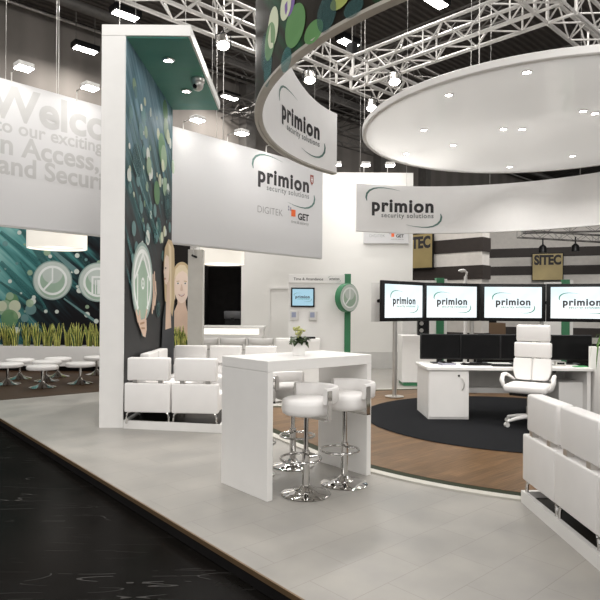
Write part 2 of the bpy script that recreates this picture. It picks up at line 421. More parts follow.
# dark parquet under the left seating
bm = NB(); prism(bm, [(-6.2, 8.30), (-2.55, 11.38), (-2.55, 14.9), (-8.5, 14.9), (-8.5, 13.4), (-5.0, 9.17)][0:1]+[(-2.75, 11.22), (-2.75, 14.95), (-8.55, 14.95), (-8.55, 13.5), (-5.10, 9.26)], 0, .004)
bm.free(); bm = NB(); prism(bm, [(-5.05, 9.28), (-2.75, 11.22), (-2.75, 14.95), (-8.5, 14.95), (-8.5, 13.45)], .0005, .005)
obj('wood_floor', bm, M_WOODD, kind='structure')
# round podium
PC = (2.98, 8.05); CC = (2.95, 8.15)
def annulus(bm, c, r0, r1, z0, z1, seg=120):
    lathe(bm, [(r0, z0), (r1, z0), (r1, z1), (r0, z1), (r0, z0)], (c[0], c[1], 0), seg); return bm
PC = (3.2, 7.9)
def outline(w, n=96):   # round stage with a straight run on its left side, pulled in by w
    r_ = 3.53-w; out = []
    a0, a1 = 180+30.3, 180+30.3+245
    for k in range(n+1):
        a = R(a0+(a1-a0)*k/n); out.append((PC[0]+r_*math.cos(a), PC[1]+r_*math.sin(a)))
    return out+[(1.2+w*.3, 11.0-w), (-.25+w, 10.3-w), (-.25+w, 9.15-w), (-.85+w, 9.15-w), (-.85+w, 7.84+w*.57)]
def stage_ring(w0, w1, z):
    bm = NB(); A_, B_ = outline(w0), outline(w1); n = len(A_)
    L = [[bm.verts.new((*p, zz)) for p, zz in ((a, 0), (a, z), (b, z), (b, 0))] for a, b in zip(A_, B_)]
    for k in range(n):
        u, v = L[k], L[(k+1) % n]
        for q in range(4): bm.faces.new([u[q], u[(q+1) % 4], v[(q+1) % 4], v[q]])
    return bm
bm = NB(); prism(bm, outline(.21), 0, .012); obj('podium_floor', bm, M_WOODP, kind='structure')
obj('trim_3', stage_ring(.075, .21, .010), DGREEN, kind='structure')
obj('trim_4', stage_ring(0, .09, .016), mat('off_white_edge', (.50, .48, .43), .5), kind='structure')
CARPET = mat('charcoal_carpet', (.0085, .009, .0105), .95, var=.25, scale=60, bump=.6, bscale=300, spec=.1)
o = obj('round_carpet', lathe(NB(), [(0, .012), (2.03, .012), (2.05, .018), (2.03, .022), (0, .022)], (*CC, 0), 96), CARPET)
tag(o, 'round charcoal carpet on the wood podium under the desk', 'carpet')

# back wall, its opening behind the counter is a dark recess
bm = NB(); box(bm, -8.8, -2.47, 15.02, 15.2, 0, 4.85); box(bm, -1.5, 2.86, 15.02, 15.2, 0, 4.98); box(bm, -2.47, -1.5, 15.02, 15.2, 2.62, 4.85)
obj('wall_back', bm, WALLW, kind='structure')
bm = NB(); box(bm, -2.47, -1.5, 15.9, 15.95, 0, 2.62); box(bm, -2.5, -2.47, 15.2, 15.9, 0, 2.62); box(bm, -1.5, -1.47, 15.2, 15.9, 0, 2.62)
obj('wall_recess', bm, BLACKM, kind='structure')
obj('wall_side', box(NB(), 2.72, 2.86, 15.2, 18.5, -.1, 4.98), WALLW, kind='structure')
obj('baseboard_back', box(NB(), -1.45, 2.86, 14.985, 15.02, 0, .42), GREYPANEL, kind='structure')
# door in the back wall
bm = NB(); box(bm, -.80, -.76, 14.97, 15.02, 0, 2.0); box(bm, .12, .16, 14.97, 15.02, 0, 2.0); box(bm, -.80, .16, 14.97, 15.02, 2.0, 2.05); 
obj('door_1', bm, WHITE, kind='structure'); 
obj('door_leaf', box(NB(), -.76, .12, 15.0, 15.02, .01, 2.0), WALLW, bpy.data.objects['door_1'])

# hall shell
bm = NB(); w0 = Vector((-17, 10.7, 0)); w1 = Vector((51, 75.9, 0)); d = (w1-w0).normalized(); nn = Vector((-d.y, d.x, 0))
def wall_strip(bm, a, b, t, z0, z1):
    d = (b-a).normalized(); n_ = Vector((-d.y, d.x, 0))*t
    prism(bm, [(a.x, a.y), (b.x, b.y), (b.x+n_.x, b.y+n_.y), (a.x+n_.x, a.y+n_.y)], z0, z1)
wall_strip(bm, w0, w1, .3, -.1, 11); obj('wall_hall', bm, M_HALL, kind='structure')
obj('ceiling', box(NB(), -26, 60, -9, 80, 11, 11.2), M_CEIL, kind='structure')
# dark vertical columns on the hall wall
for k, s in enumerate((20.2, 24.5, 29, 33)):
    c = w0+d*s-nn*.25
    o = obj('hall_column', box(NB(), -.25, .25, -.25, .25, -.1, 11), DTRUSS, kind='structure', loc=(c.x, c.y, 0), rot=(0, 0, math.atan2(d.y, d.x)))
# roof pipes and beams along the hall wall
def beam(name, a, b, r, m, label, cat, group=None, sq=False):
    a = Vector(a); b = Vector(b); bm = NB()
    tube(bm, [a, b], r, 4 if sq else 10); return tag(obj(name, bm, m, None, 40 if not sq else None), label, cat, group)
pa = w0-nn*.5; pb = w1-nn*.5
beam('roof_pipe', (pa.x, pa.y, 10.72), (pb.x, pb.y, 10.72), .05, STEEL, 'long pale pipe running along the hall wall at upper left', 'pipe')
beam('roof_duct', (pa.x+.9, pa.y-.8, 10.72), (pb.x+.9, pb.y-.8, 10.72), .16, DTRUSS, 'fat dark duct along the roof above the pale pipe', 'duct')

# ------------------------------------------------------------------ trusses
def truss(name, a, b, w, h, r, m, label, group, pitch=.38):
    """box truss from a to b (lower centre line): four chords, one lattice"""
    a = Vector(a); b = Vector(b); L = (b-a).length; d = (b-a).normalized(); s = Vector((-d.y, d.x, 0))
    t = thing(name, label, 'truss', a, math.atan2(d.y, d.x), group)
    for y in (-w/2, w/2):
        for z in (0, h): obj('chord', tube(NB(), [(0, y, z), (L, y, z)], r, 8), m, t, 40)
    bm = NB(); n = max(1, round(L/pitch)); p = L/n
    for k in range(n):
        x0, x1 = k*p, (k+1)*p
        f = k % 2
        for y in (-w/2, w/2): tube(bm, [(x0, y, h if f else 0), (x1, y, 0 if f else h)], r*.45, 5)
        for z in (0, h): tube(bm, [(x0, -w/2 if f else w/2, z), (x1, w/2 if f else -w/2, z)], r*.45, 5)
        if k % 4 == 0:
            for y in (-w/2, w/2): tube(bm, [(x0, y, 0), (x0, y, h)], r*.5, 5)
            for z in (0, h): tube(bm, [(x0, -w/2, z), (x0, w/2, z)], r*.5, 5)
    obj('lattice', bm, m, t, 40)
    return t
N1 = Vector((.92, 10.8, 5.62)); N2 = Vector((3.5, 8.15, 5.62)); At = Vector((-.69, .72, 0)).normalized(); Bt = Vector((.72, .69, 0)).normalized()
GT = 'silver rigging trusses above the stand'
truss('lighting_truss', N1-Bt*9, N1-Bt*.2, .40, .40, .031, ALU, 'silver box truss passing behind the green patterned band at upper middle', GT)
truss('lighting_truss', N1+Bt*.2, N1+Bt*6, .40, .40, .031, ALU, 'silver box truss running away behind the rim of the round white canopy', GT)
truss('lighting_truss', N1-At*.2, N2+At*.2, .40, .40, .031, ALU, 'silver box truss above the round canopy with the spotlight nearest its left end', GT)
truss('lighting_truss', N2+Bt*.2, N2+Bt*7, .40, .40, .031, ALU, 'silver box truss slanting down to the right edge in the top right corner', GT)
truss('lighting_truss', N2-Bt*3, N2-Bt*.2, .40, .40, .031, ALU, 'silver box truss leaving the picture top above the right corner block', GT)
for nd, lb in ((N1, 'silver truss corner block where three trusses meet behind the canopy'), (N2, 'silver truss corner block at the top right of the rig')):
    t = thing('truss_corner', lb, 'truss corner', nd, math.atan2(Bt.y, Bt.x), 'truss corner blocks')
    bm = NB()
    for x in (-.2, .2):
        for y in (-.2, .2): tube(bm, [(x, y, 0), (x, y, .4)], .026, 8)
    for z in (0, .4): tube(bm, [(-.2, -.2, z), (.2, -.2, z), (.2, .2, z), (-.2, .2, z)], .026, 8, closed=True)
    obj('frame', bm, ALU, t, 40)
    obj('hoist', box(NB(), -.08, .08, -.08, .08, .45, .75, .02), BLACK, t); obj('chain', tube(NB(), [(0, 0, .4), (0, 0, 5.38)], .012, 6), DTRUSS, t)
GD = 'dull grey roof trusses of the hall'
for a, b, lb in (((-2.6, 18.6, 9.2), (3.4, 24.4, 9.2), 'dull roof truss seen under the tip of the green soffit'), ((-2.9, 21, 8.6), (3.5, 27.1, 8.6), 'dull roof truss farthest back between soffit and green band'),
                 ((10, 10.5, 9.2), (-3.5, 24.5, 9.2), 'dull roof truss crossing behind the two white lamps at top'), ((2.2, 15, 7.4), (9, 21.5, 7.4), 'dull roof truss glimpsed through the silver truss over the canopy'),
                 ((13, 15, 9.6), (1, 27.5, 9.6), 'dull roof truss high at top right beyond the silver rig')):
    truss('roof_truss', a, b, .5, .5, .03, DTRUSS, lb, GD, .7)

# ------------------------------------------------------------------ lamps
def add_light(parent, kind, loc, power, size=.1, spot=None, rot=None, col=(1, .96, .91), sy=None):
    L = bpy.data.lights.new('lamp_light', kind); L.energy = power; L.color = col
    if kind == 'SPOT': L.spot_size = R(spot); L.spot_blend = .8; L.shadow_soft_size = size
    elif kind == 'AREA':
        L.shape = 'RECTANGLE'; L.size = size; L.size_y = sy or size
    else: L.shadow_soft_size = size
    o = bpy.data.objects.new('lamp_light', L); COL.objects.link(o); o.parent = parent; o.location = loc
    if rot: o.rotation_euler = rot
    return o

FLOOD = None
def floodlight(loc, rz, label):
    t = thing('hall_floodlight', label, 'floodlight', loc, rz, 'hall roof floodlights')
    obj('housing', box(NB(), -.40, .40, -.2, .2, .02, .2, .03), BLACK, t)
    obj('lens', box(NB(), -.33, .33, -.14, .14, 0, .02), EMITHALL, t)
    [obj('hanger', tube(NB(), [(x, 0, .2), (x, 0, 10.98-loc[2])], .012, 6), DTRUSS, t) for x in (-.3, .3)]
    add_light(t, 'AREA', (0, 0, -.03), 90, .6, sy=.28)
    return t
floodlight((-6.75, 18.4, 9.5), R(43), 'dark hall floodlight hanging above the wall lettering, left of the white column')
floodlight((-4.85, 16.2, 9.5), R(43), 'dark hall floodlight just above the top of the white column')
floodlight((-2.75, 22.5, 9.5), R(43), 'small hall floodlight seen right of the green soffit')
floodlight((3.5, 15.4, 9.5), R(43), 'hall floodlight at the top edge above the silver truss')
floodlight((1.4, 17.8, 9.5), R(43), 'hall floodlight between the green band and the silver truss')

def spot(loc, aim, label, power, angle=95, rod=None, group='spotlights clamped on the truss', lens_r=.085):
    """par-can: yoke, housing, lens; aims at a point"""
    t = thing('spotlight', label, 'spotlight', loc, 0, group)
    d = (Vector(aim)-Vector(loc)).normalized(); q = d.to_track_quat('-Z', 'Y').to_matrix().to_4x4()
    bm = NB(); tm = NB(); lathe(tm, [(0, .2), (.06, .2), (.085, .1), (.1, 0), (.09, 0), (.085, .02)], seg=20); merge(bm, tm, 0, q); obj('housing', bm, STEEL, t, 40)
    bm = NB(); tm = NB(); lathe(tm, [(0, .006), (lens_r, .006), (lens_r, .015), (0, .015)], seg=20); merge(bm, tm, 0, q); obj('lens', bm, EMITW, t)
    bm = NB(); tube(bm, [(-.11, 0, .0), (-.11, 0, .16), (0, 0, .2), (.11, 0, .16), (.11, 0, .0)], .009, 6)
    if rod: tube(bm, [(0, 0, .2), (0, 0, rod)], .012, 6)
    obj('yoke', bm, BLACK, t)
    add_light(t, 'SPOT', d*.03, power, .09, angle, d.to_track_quat('-Z', 'Y').to_euler())
    return t
spot((-1.16, 8.7, 5.38), (-.6, 6.5, 0), 'glaring truss spotlight left of the green patterned band', 90, rod=.24)
spot((.14, 10.0, 5.38), (.4, 8, 0), 'glaring truss spotlight above the curved white banner end', 90, rod=.24)
spot((1.33, 11.2, 5.32), (1.2, 9, 0), 'glaring truss spotlight just left of the canopy rim', 80, rod=.3)
spot((1.59, 10.1, 5.40), (1.4, 8, 0), 'glaring truss spotlight over the left end of the canopy', 80, rod=.22)

# ------------------------------------------------------------------ hanging wall banner
BO = Vector((-4.31, 8.47, 0)); BD = Vector((.672, .74, 0)); BN = Vector((.74, -.672, 0))   # along, towards the viewer
ZB, ZT = 2.685, 4.79
def bpt(s, z, lift=0): return tuple(BO+BD*s+BN*lift+Vector((0, 0, z)))
t = thing('hanging_banner', 'huge white fabric wall banner carrying the grey welcome words and the dark swoosh lettering', 'banner')
bm = NB(); a = BO+BD*-3.2; b = BO+BD*7.17; wall_strip(bm, a, b, .06, ZB, ZT); obj('fabric', bm, FABRIC, t)
bm = NB(); a2 = a+BD*.01; wall_strip(bm, a-BN*.01, b-BN*.01, .045, ZB-.025, ZB); obj('hem_bar', bm, GREYPANEL, t)
f = lambda u, v: bpt(u, v, .004)
bm = NB()
def line(s, left, z, sub, wsub, bold):
    x0, x1 = text_w(sub, bold); em = wsub/(x1-x0); put_text(bm, s, left, z, None, f, bold=bold, em=em)
line('Welcome', -.20, 4.24, 'elco', 1.13, .03)
line('to our exciting', -.09, 4.03, 'exciting', .86, .02)
line('in Access,', -.10, 3.72, 'Access,', 1.24, .025)
line('and Security', -.04, 3.43, 'and', .545, .025)
obj('welcome_lettering', bm, LGTXT, t, 'keep')
logo(t, lambda u, v: bpt(5.085+u, 4.15+v, .004), 1.6)
get_logo(t, f, 5.08, 5.83, 6.32, 6.69, 3.50, (6.10, 6.24, 3.54, 3.69), .19)
bm = NB()   # little red shield near the banner's top right
sx = lambda q: [bpt(6.78+u, 4.40+v, .006) for u, v in q]
poly3(bm, sx([(-.06, .16), (-.06, .0), (0, -.08), (.06, .0), (.06, .16)]), 0)
sx = lambda q: [bpt(6.78+u, 4.40+v, .008) for u, v in q]
for q in ([(-.03, -.01), (-.015, -.01), (-.015, .12), (-.03, .12)], [(.015, -.01), (.03, -.01), (.03, .12), (.015, .12)], [(-.015, .045), (.015, .045), (.015, .065), (-.015, .065)]): poly3(bm, sx(q), 1)
obj('shield', bm, [mat('shield_red', (.30, .07, .05), .5), PAPER], t, 'keep')
bm = NB()
for s in (-1.5, .07, .82, 2.2, 4.0, 6.9): tube(bm, [bpt(s, ZT, -.03), bpt(s, 10.99, -.03)], .004, 5)
obj('cable', bm, STEEL, t)

def washer(loc, n, label, power, group='wall washer lamps'):
    """lamp on an arm out from the wall top, shining down the wall"""
    t = thing('wall_spotlight', label, 'lamp', loc, math.atan2(n.y, n.x), group)   # local +x points away from the wall
    obj('arm', tube(NB(), [(-.42, 0, -.10), (-.42, 0, .06), (-.1, 0, .06)], .011, 6), STEEL, t, 40)
    obj('housing', box(NB(), -.1, .1, -.11, .11, 0, .07, .015), GREYPANEL, t)
    obj('lens', box(NB(), -.09, .09, -.10, .10, -.012, 0), EMITW, t)
    add_light(t, 'SPOT', (0, 0, -.03), power, .07, 140, (0, R(-22), 0))
    return t
for s, lb in ((-1.1, 'wall lamp over the banner, beyond the left edge'), (.14, 'wall lamp over the first letter of the welcome lettering'), (1.135, 'wall lamp over the welcome lettering beside the white column'),
              (3.19, 'wall lamp just right of the tall graphic panel under the green soffit'), (4.25, 'wall lamp over the blank left half of the wall banner'), (5.32, 'wall lamp straight above the dark banner lettering')):
    washer(bpt(s, 4.86, .42), BN, lb, 10)
BY = Vector((0, -1, 0))
for x, lb in ((.88, 'lamp over the plain white back wall, right beside the curved banner end'), (1.6, 'middle lamp of the three over the plain white back wall'), (2.2, 'lamp over the plain white back wall nearest the round canopy')):
    washer((x, 14.58, 5.06), BY, lb, 22)

# post that carries the wall banner
o = obj('banner_post', box(NB(), -.14, .14, -.1, .1, 0, 2.6, .006), GREYP, loc=(-1.96, 11.12, 0)); tag(o, 'grey beige upright post under the wall banner beside the smiling portrait', 'post')

# ------------------------------------------------------------------ white portal column with green soffit
t = thing('portal_column', 'tall white column wall with overhanging canopy top and fibre optic graphic', 'column', (0, 0, 0))
bm = NB(); box(bm, -2.51, -2.21, 7.40, 10.10, 0, 4.92); obj('upright', bm, WHITE, t)
bm = NB(); box(bm, -2.51, -1.40, 7.40, 10.15, 4.925, 5.06); obj('canopy_slab', bm, WHITE, t)
SOFF = mat_streaks('teal_green_soffit', 0, 1, 0, [(.25, (.06, .29, .32)), (.42, (.10, .27, .22)), (.6, (.13, .30, .24)), (.8, (.04, .42, .15))], scale=.8, stretch=1)
bm = NB(); box(bm, -2.21, -1.43, 7.43, 10.12, 4.905, 4.925); obj('soffit', bm, SOFF, t)
COLART = mat_streaks('portal_art', 1, 2, 42, [(.20, (.040, .039, .040)), (.38, (.036, .038, .040)), (.48, (.035, .055, .06)), (.58, (.045, .12, .125)), (.70, (.13, .24, .30)), (.95, (.36, .50, .60))], mask=(-.055, .135, .045), scale=1.15, stretch=6)
bm = NB(); box(bm, -2.21, -2.204, 7.42, 10.10, .1, 4.905); gp = obj('graphic_panel', bm, COLART, t)
def cw(x, y):   # image-plane reading of the artwork turned into panel metres
    Y = -2.205*590/(x-300.0); return (Y, 1.52+(306.3-y)/590*Y)
def fcol(u, v, lift): return (-2.203+lift, u, v)
sh = []
rnd = random.Random(3)
for k in range(60):
    u = rnd.uniform(7.5, 10.0); v = rnd.uniform(2.1, 4.5) if k % 3 else rnd.uniform(2.3, 3.6)
    sh.append((circ(u, v, rnd.choice((.03, .04, .05, .06, .09)), 20), rnd.choice((S_WHT, S_TEALL, S_PALEG, S_YEL, S_TEALL))))
for x, y, r_, m in ((141, 116, .12, S_TEALL), (139, 131, .11, S_TEALL), (133, 92, .08, S_TEALL), (139, 107, .05, S_WHT), (163, 110, .17, S_GRN), (164, 128, .17, S_PALEG), (166, 136, .12, S_YEL), (160, 148, .24, S_GRN), (162, 157, .20, S_PALEG), (161, 165, .10, S_YEL),
                    (146, 154, .10, S_WHT), (147, 166, .14, S_PALEG), (148, 176, .06, S_WHT), (135, 160, .22, S_TEALD), (127, 175, .09, S_WHT), (128, 187, .08, S_TEALL), (158, 180, .10, S_YEL), (163, 186, .15, S_PALEG), (155, 192, .18, S_GRN), (145, 186, .07, S_PALEG), (171, 166, .12, S_PALEG),
                    (146, 228, .08, S_TEALL), (146, 237, .11, S_WHT), (132, 228, .10, S_TEALL), (157, 227, .16, S_TEAL), (166, 204, .25, S_TEALD), (153, 210, .10, S_TEALL), (154, 237, .10, S_TEAL), (149, 214, .06, S_WHT), (157, 308, .13, S_TEALD)):
    c = cw(x, y); sh.append((circ(c[0], c[1], r_), m))
for x0, y0, x1, y1, w in ((128, 120, 150, 205, .03), (126, 150, 158, 240, .035), (140, 190, 153, 235, .06), (125, 236, 131, 258, .10), (125, 268, 141, 333, .06), (126, 180, 146, 240, .05), (147, 200, 155, 238, .08)):
    a_ = cw(x0, y0); b_ = cw(x1, y1); sh.append((bar2(*a_, *b_, w*.6, w), S_TEAL if w > .04 else S_TEALL)); sh.append((circ(*b_, w*.7, 16), S_TEALL))
c = cw(141, 281.5)
sh += [(circ(*c, .55, 48), P_BUTRIM), (circ(*c, .50, 48), P_BUTTON), (circ(c[0], c[1]-.1, .40, 40), P_BUTTON2), (ringpoly(*c, .40, .455, -60, 240), P_ICON)]
hx, hz = c[0], c[1]-.02
sh += [(bar2(hx-.26, hz-.36, hx-.26, hz+.12, .05), P_ICON), (bar2(hx+.26, hz-.36, hx+.26, hz+.12, .05), P_ICON), (bar2(hx-.38, hz+.06, hx+.01, hz+.42, .055), P_ICON), (bar2(hx+.38, hz+.06, hx-.01, hz+.42, .055), P_ICON), (ringpoly(hx, hz, .05, .085, 0, 360, 20), P_ICON), (circ(hx, hz, .025, 12), P_ICON)]
# open hand under and behind the button
def finger(pts, w): return [bar2(*p, *q, w, w*.9) for p, q in zip(pts, pts[1:])]+[circ(*pts[0], w/2, 10)]+[circ(*q, w*.46, 10) for q in pts[1:]]
hb = (c[0]-.06, c[1]-.60)
def hp(u, v): return (hb[0]+u*.62, hb[1]+v*.62)
sh += [([hp(-.33, .2), hp(-.22, .02), hp(-.05, -.10), hp(.12, -.24), hp(.34, -.28), hp(.45, -.1), hp(.42, .12), hp(.2, .15), hp(0, .12), hp(-.2, .24)], P_SKIN)]
for pts, w in (([hp(-.28, .12), hp(-.42, .32)], .07), ([hp(-.1, .1), hp(-.16, .30)], .065), ([hp(.3, .1), hp(.42, .32)], .065)):
    for q in finger(pts, w): sh.append((q, P_SKIN))
for q in finger([hp(-.1, .04), hp(.22, .06)], .03)+finger([hp(-.02, -.06), hp(.26, -.07)], .025): sh.append((q, P_SKIN2))
for k, (du, v0, v1) in enumerate(((.56, -.42, .12), (.64, -.36, .16), (.71, -.30, .02))):
    for q in finger([(c[0]+du-.05, c[1]+v0), (c[0]+du+.02, c[1]+(v0+v1)/2), (c[0]+du-.02, c[1]+v1)], .065): sh.append((q, P_SKIN))
# woman in profile, long fair hair, dark top
W0 = cw(162, 300); W1 = cw(172.3, 240)
def wp(x, y): return cw(x, y)
sh += [([wp(160, 345), wp(161, 318), wp(163, 303), wp(167, 300), wp(172.4, 303), wp(172.4, 372), wp(158, 372)], P_DRESS),
       ([wp(161.5, 262), wp(162.5, 247), wp(166, 238.5), wp(169.5, 240), wp(172, 248), wp(172.4, 262), wp(172.4, 302), wp(170.5, 316), wp(167, 305), wp(163, 300), wp(162, 280)], P_HAIR),
       ([wp(162.5, 258), wp(164, 254), wp(166.5, 256), wp(167.2, 268), wp(166.5, 280), wp(165, 284), wp(163.2, 283), wp(162.3, 279), wp(161.9, 275), wp(161.3, 271), wp(162.0, 266)], P_SKINL),
       ([wp(165, 282), wp(168, 280), wp(168.5, 300), wp(169.5, 327), wp(163.5, 329), wp(164, 305)], P_SKIN),
       ([wp(166, 242), wp(169, 246), wp(169.5, 300), wp(168, 310), wp(167.5, 270)], P_HAIR2),
       ([wp(162.7, 267), wp(164, 266.3), wp(164, 268), wp(162.8, 268.3)], P_EYE), ([wp(162, 277.3), wp(163.8, 277), wp(163.5, 279), wp(162.2, 279)], P_LIP)]
print_mesh('printed_picture', sh, fcol, [S_TEAL, S_TEALL, S_TEALD, S_WHT, S_PALEG, S_GRN, S_YEL, P_BUTRIM, P_BUTTON, P_BUTTON2, P_ICON, P_SKIN, P_SKIN2, P_SKINL, P_HAIR, P_HAIR2, P_DRESS, P_EYE, P_LIP], gp, step=.0002)
bm = NB()
for x, y in ((-2.35, 7.6), (-1.5, 7.6), (-1.5, 9.9)): tube(bm, [(x, y, 5.06), (x, y, 10.98)], .006, 5)
obj('cable', bm, STEEL, t)

def soffit_spot(loc, label):
    t = thing('soffit_spotlight', label, 'spotlight', loc, 0, 'spotlights under the green soffit')
    obj('trim_ring', lathe(NB(), [(.055, 0), (.085, 0), (.085, -.02), (.06, -.035), (.055, 0)], seg=24), CHROME, t, 40)
    obj('lens', lathe(NB(), [(0, -.012), (.056, -.012), (.056, -.003), (0, -.003)], seg=20), EMITW, t)
    add_light(t, 'SPOT', (0, 0, -.05), 14, .05, 110, (0, R(-12), 0))
soffit_spot((-1.82, 8.05, 4.905), 'bright soffit spotlight nearer the front of the green soffit'); soffit_spot((-1.80, 9.2, 4.905), 'bright soffit spotlight at the back of the green soffit beside the graphic')
t = thing('dome_camera', 'silver dome security camera under the green soffit by its right edge', 'security camera', (-1.54, 8.75, 4.905))
obj('mount', lathe(NB(), [(0, 0), (.10, 0), (.10, -.05), (.085, -.07), (.0, -.07)], seg=24), STEEL, t, 40)
obj('dome', lathe(NB(), [(.085, -.07), (.083, -.11), (.065, -.15), (.035, -.172), (0, -.18)], seg=24), STEEL, t, 60)
obj('lens', sphere(NB(), (-.03, -.055, -.125), .035), GLOSSB, t, 60)

# ------------------------------------------------------------------ left graphic wall (stands against the back wall)
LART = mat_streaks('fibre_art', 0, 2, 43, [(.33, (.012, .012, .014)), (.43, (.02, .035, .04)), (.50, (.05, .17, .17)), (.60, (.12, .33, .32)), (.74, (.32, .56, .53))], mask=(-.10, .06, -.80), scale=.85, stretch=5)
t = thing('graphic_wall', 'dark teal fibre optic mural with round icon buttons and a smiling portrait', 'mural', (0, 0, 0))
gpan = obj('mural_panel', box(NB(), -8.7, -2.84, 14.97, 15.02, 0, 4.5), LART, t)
def gw(x, y): return ((x-300)/590*14.97, 1.52+(305.8-y)/590*14.97)
def fwall(u, v, lift): return (u, 14.968-lift, v)
sh = []
rnd = random.Random(9)
for k in range(26):
    u = rnd.uniform(-8.0, -5.0); sh.append((circ(u, rnd.uniform(1.3, 3.2), rnd.choice((.03, .04, .05, .07)), 18), rnd.choice((S_WHT, S_TEALL, S_TEALL, S_PALEG))))
for x0, y0, x1, y1, w, m in ((0, 232, 38, 262, .16, S_TEAL), (0, 262, 34, 297, .22, S_TEAL), (0, 282, 46, 311, .10, S_TEALD), (20, 262, 48, 312, .07, S_TEAL), (52, 250, 76, 271, .15, S_TEALL), (60, 270, 78, 286, .06, S_TEAL), (64, 298, 96, 321, .07, S_TEALL), (0, 300, 30, 330, .10, S_TEAL), (20, 228, 45, 262, .20, S_TEALD), (75, 250, 98, 275, .2, S_TEALD), (0, 312, 18, 332, .3, S_TEAL), (24, 310, 42, 331, .03, S_TEALL)):
    a_ = gw(x0, y0); b_ = gw(x1, y1); sh.append((bar2(*a_, *b_, w*.55, w), m))
for x, y, r_, m in ((12, 300, .17, S_GRN), (5, 308, .2, S_PALEG), (2, 306, .13, S_YEL), (10, 296, .1, S_PALEG), (15, 306, .15, S_YEL), (17, 315, .1, S_YEL), (31, 309, .14, S_TEALL), (33, 301, .08, S_WHT), (30, 303, .1, S_PALEG), (34, 297, .05, S_WHT), (46, 311, .045, S_WHT), (76.5, 271, .065, S_WHT), (77.5, 286, .035, S_WHT), (96.5, 320.5, .06, S_WHT), (19, 232.5, .055, S_WHT), (77, 255, .06, S_WHT), (86, 259, .04, S_TEALL), (47, 252, .09, S_PALEG), (17, 330, .08, S_WHT), (99, 262, .06, S_PALEG), (10, 318, .22, S_GRN), (25, 318, .1, S_TEALL), (50, 256, .05, S_WHT)):
    c = gw(x, y); sh.append((circ(*c, r_), m))
for x, y in ((52.5, 280), (98, 281.5)):
    c = gw(x, y); sh += [(circ(*c, .50, 48), P_BUTRIM), (circ(*c, .47, 48), P_BUTTON), (circ(c[0], c[1]-.08, .36, 40), P_BUTTON2), (circ(c[0], c[1]+.18, .26, 30), P_BUTTON), (ringpoly(*c, .315, .375), P_ICON)]
c = gw(52.5, 280); sh += [(bar2(c[0], c[1]-.02, c[0], c[1]+.33, .04), P_ICON), (bar2(c[0]+.012, c[1]+.012, c[0]-.23, c[1]-.25, .05), P_ICON)]
c = gw(98, 281.5); sh += [(bar2(c[0]-.14, c[1]-.3, c[0]-.14, c[1]+.14, .05), P_ICON), (bar2(c[0]-.16, c[1]+.13, c[0]+.2, c[1]+.13, .05), P_ICON), (bar2(c[0]-.06, c[1]-.3, c[0]-.06, c[1]+.05, .03), P_ICON), (bar2(c[0]+.06, c[1]-.3, c[0]+.06, c[1]+.06, .16), P_ICON)]
# smiling portrait at the mural's right end
def pw(x, y): return gw(160+x/4.286, 220+y/4.286)
sh += [([pw(20, 60), pw(128, 60), pw(128, 560), pw(20, 560)], P_DARK),
       (circ(*pw(93, 235), .235, 36, .36), P_HAIR),
       ([pw(55, 240), pw(64, 240), pw(66, 330), pw(58, 350), pw(54, 300)], P_HAIR2),
       ([pw(40, 420), pw(62, 385), pw(75, 355), pw(110, 355), pw(118, 385), pw(128, 400), pw(128, 520), pw(40, 520)], P_SKIN),
       ([pw(76, 330), pw(110, 330), pw(112, 390), pw(92, 404), pw(74, 390)], P_SKIN),
       (circ(*pw(93, 278), .185, 36, .43), P_SKINL),
       ([pw(60, 250), pw(66, 205), pw(84, 186), pw(106, 188), pw(122, 215), pw(127, 250), pw(112, 222), pw(96, 212), pw(78, 222)], P_HAIR2),
       (bar2(*pw(71, 258), *pw(83, 256), .025), P_HAIR), (bar2(*pw(102, 256), *pw(115, 258), .025), P_HAIR),
       (circ(*pw(77, 266), .036, 14, .022), P_TEETH), (circ(*pw(108, 266), .036, 14, .022), P_TEETH), (circ(*pw(77, 266), .02, 12), P_EYE), (circ(*pw(108, 266), .02, 12), P_EYE),
       ([pw(90, 270), pw(95, 270), pw(99, 296), pw(92, 300), pw(87, 296)], P_SKIN),
       ([pw(78, 311), pw(92, 315), pw(107, 310), pw(103, 319), pw(93, 323), pw(83, 319)], P_LIP), ([pw(81, 312.5), pw(92, 316), pw(104, 312), pw(100, 316.5), pw(92, 319), pw(86, 317)], P_TEETH)]
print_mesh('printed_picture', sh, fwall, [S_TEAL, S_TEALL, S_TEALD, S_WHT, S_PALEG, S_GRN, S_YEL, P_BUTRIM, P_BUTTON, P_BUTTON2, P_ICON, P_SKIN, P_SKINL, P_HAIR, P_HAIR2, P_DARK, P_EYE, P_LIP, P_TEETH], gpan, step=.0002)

# drum lamps
def drum(loc, r, h, label):
    t = thing('hanging_drum_lamp', label, 'lamp', loc, 0, 'big white drum lamps')
    bm = NB(); lathe(bm, [(r, 0), (r, h), (r-.012, h), (r-.012, 0), (r, 0)], seg=64); obj('lamp_shade', bm, SHADE, t, 40)
    bm = NB(); lathe(bm, [(0, .03), (r-.012, .03), (r-.012, .036), (0, .036)], seg=48); obj('diffuser', bm, SHADE, t)
    bm = NB(); tube(bm, [(0, 0, h*.4), (0, 0, 10.98-loc[2])], .008, 6); tube(bm, [(-r+.01, 0, h*.9), (r-.01, 0, h*.9)], .006, 5); tube(bm, [(0, -r+.01, h*.9), (0, r-.01, h*.9)], .006, 5); obj('rod', bm, STEEL, t)
    add_light(t, 'POINT', (0, 0, -.15), 6, .3)
drum((-4.78, 11.6, 2.65), .555, .42, 'big white drum lamp hanging in front of the teal mural')
drum((-1.72, 13.0, 2.47), .48, .42, 'big white drum lamp hanging over the lit reception counter')

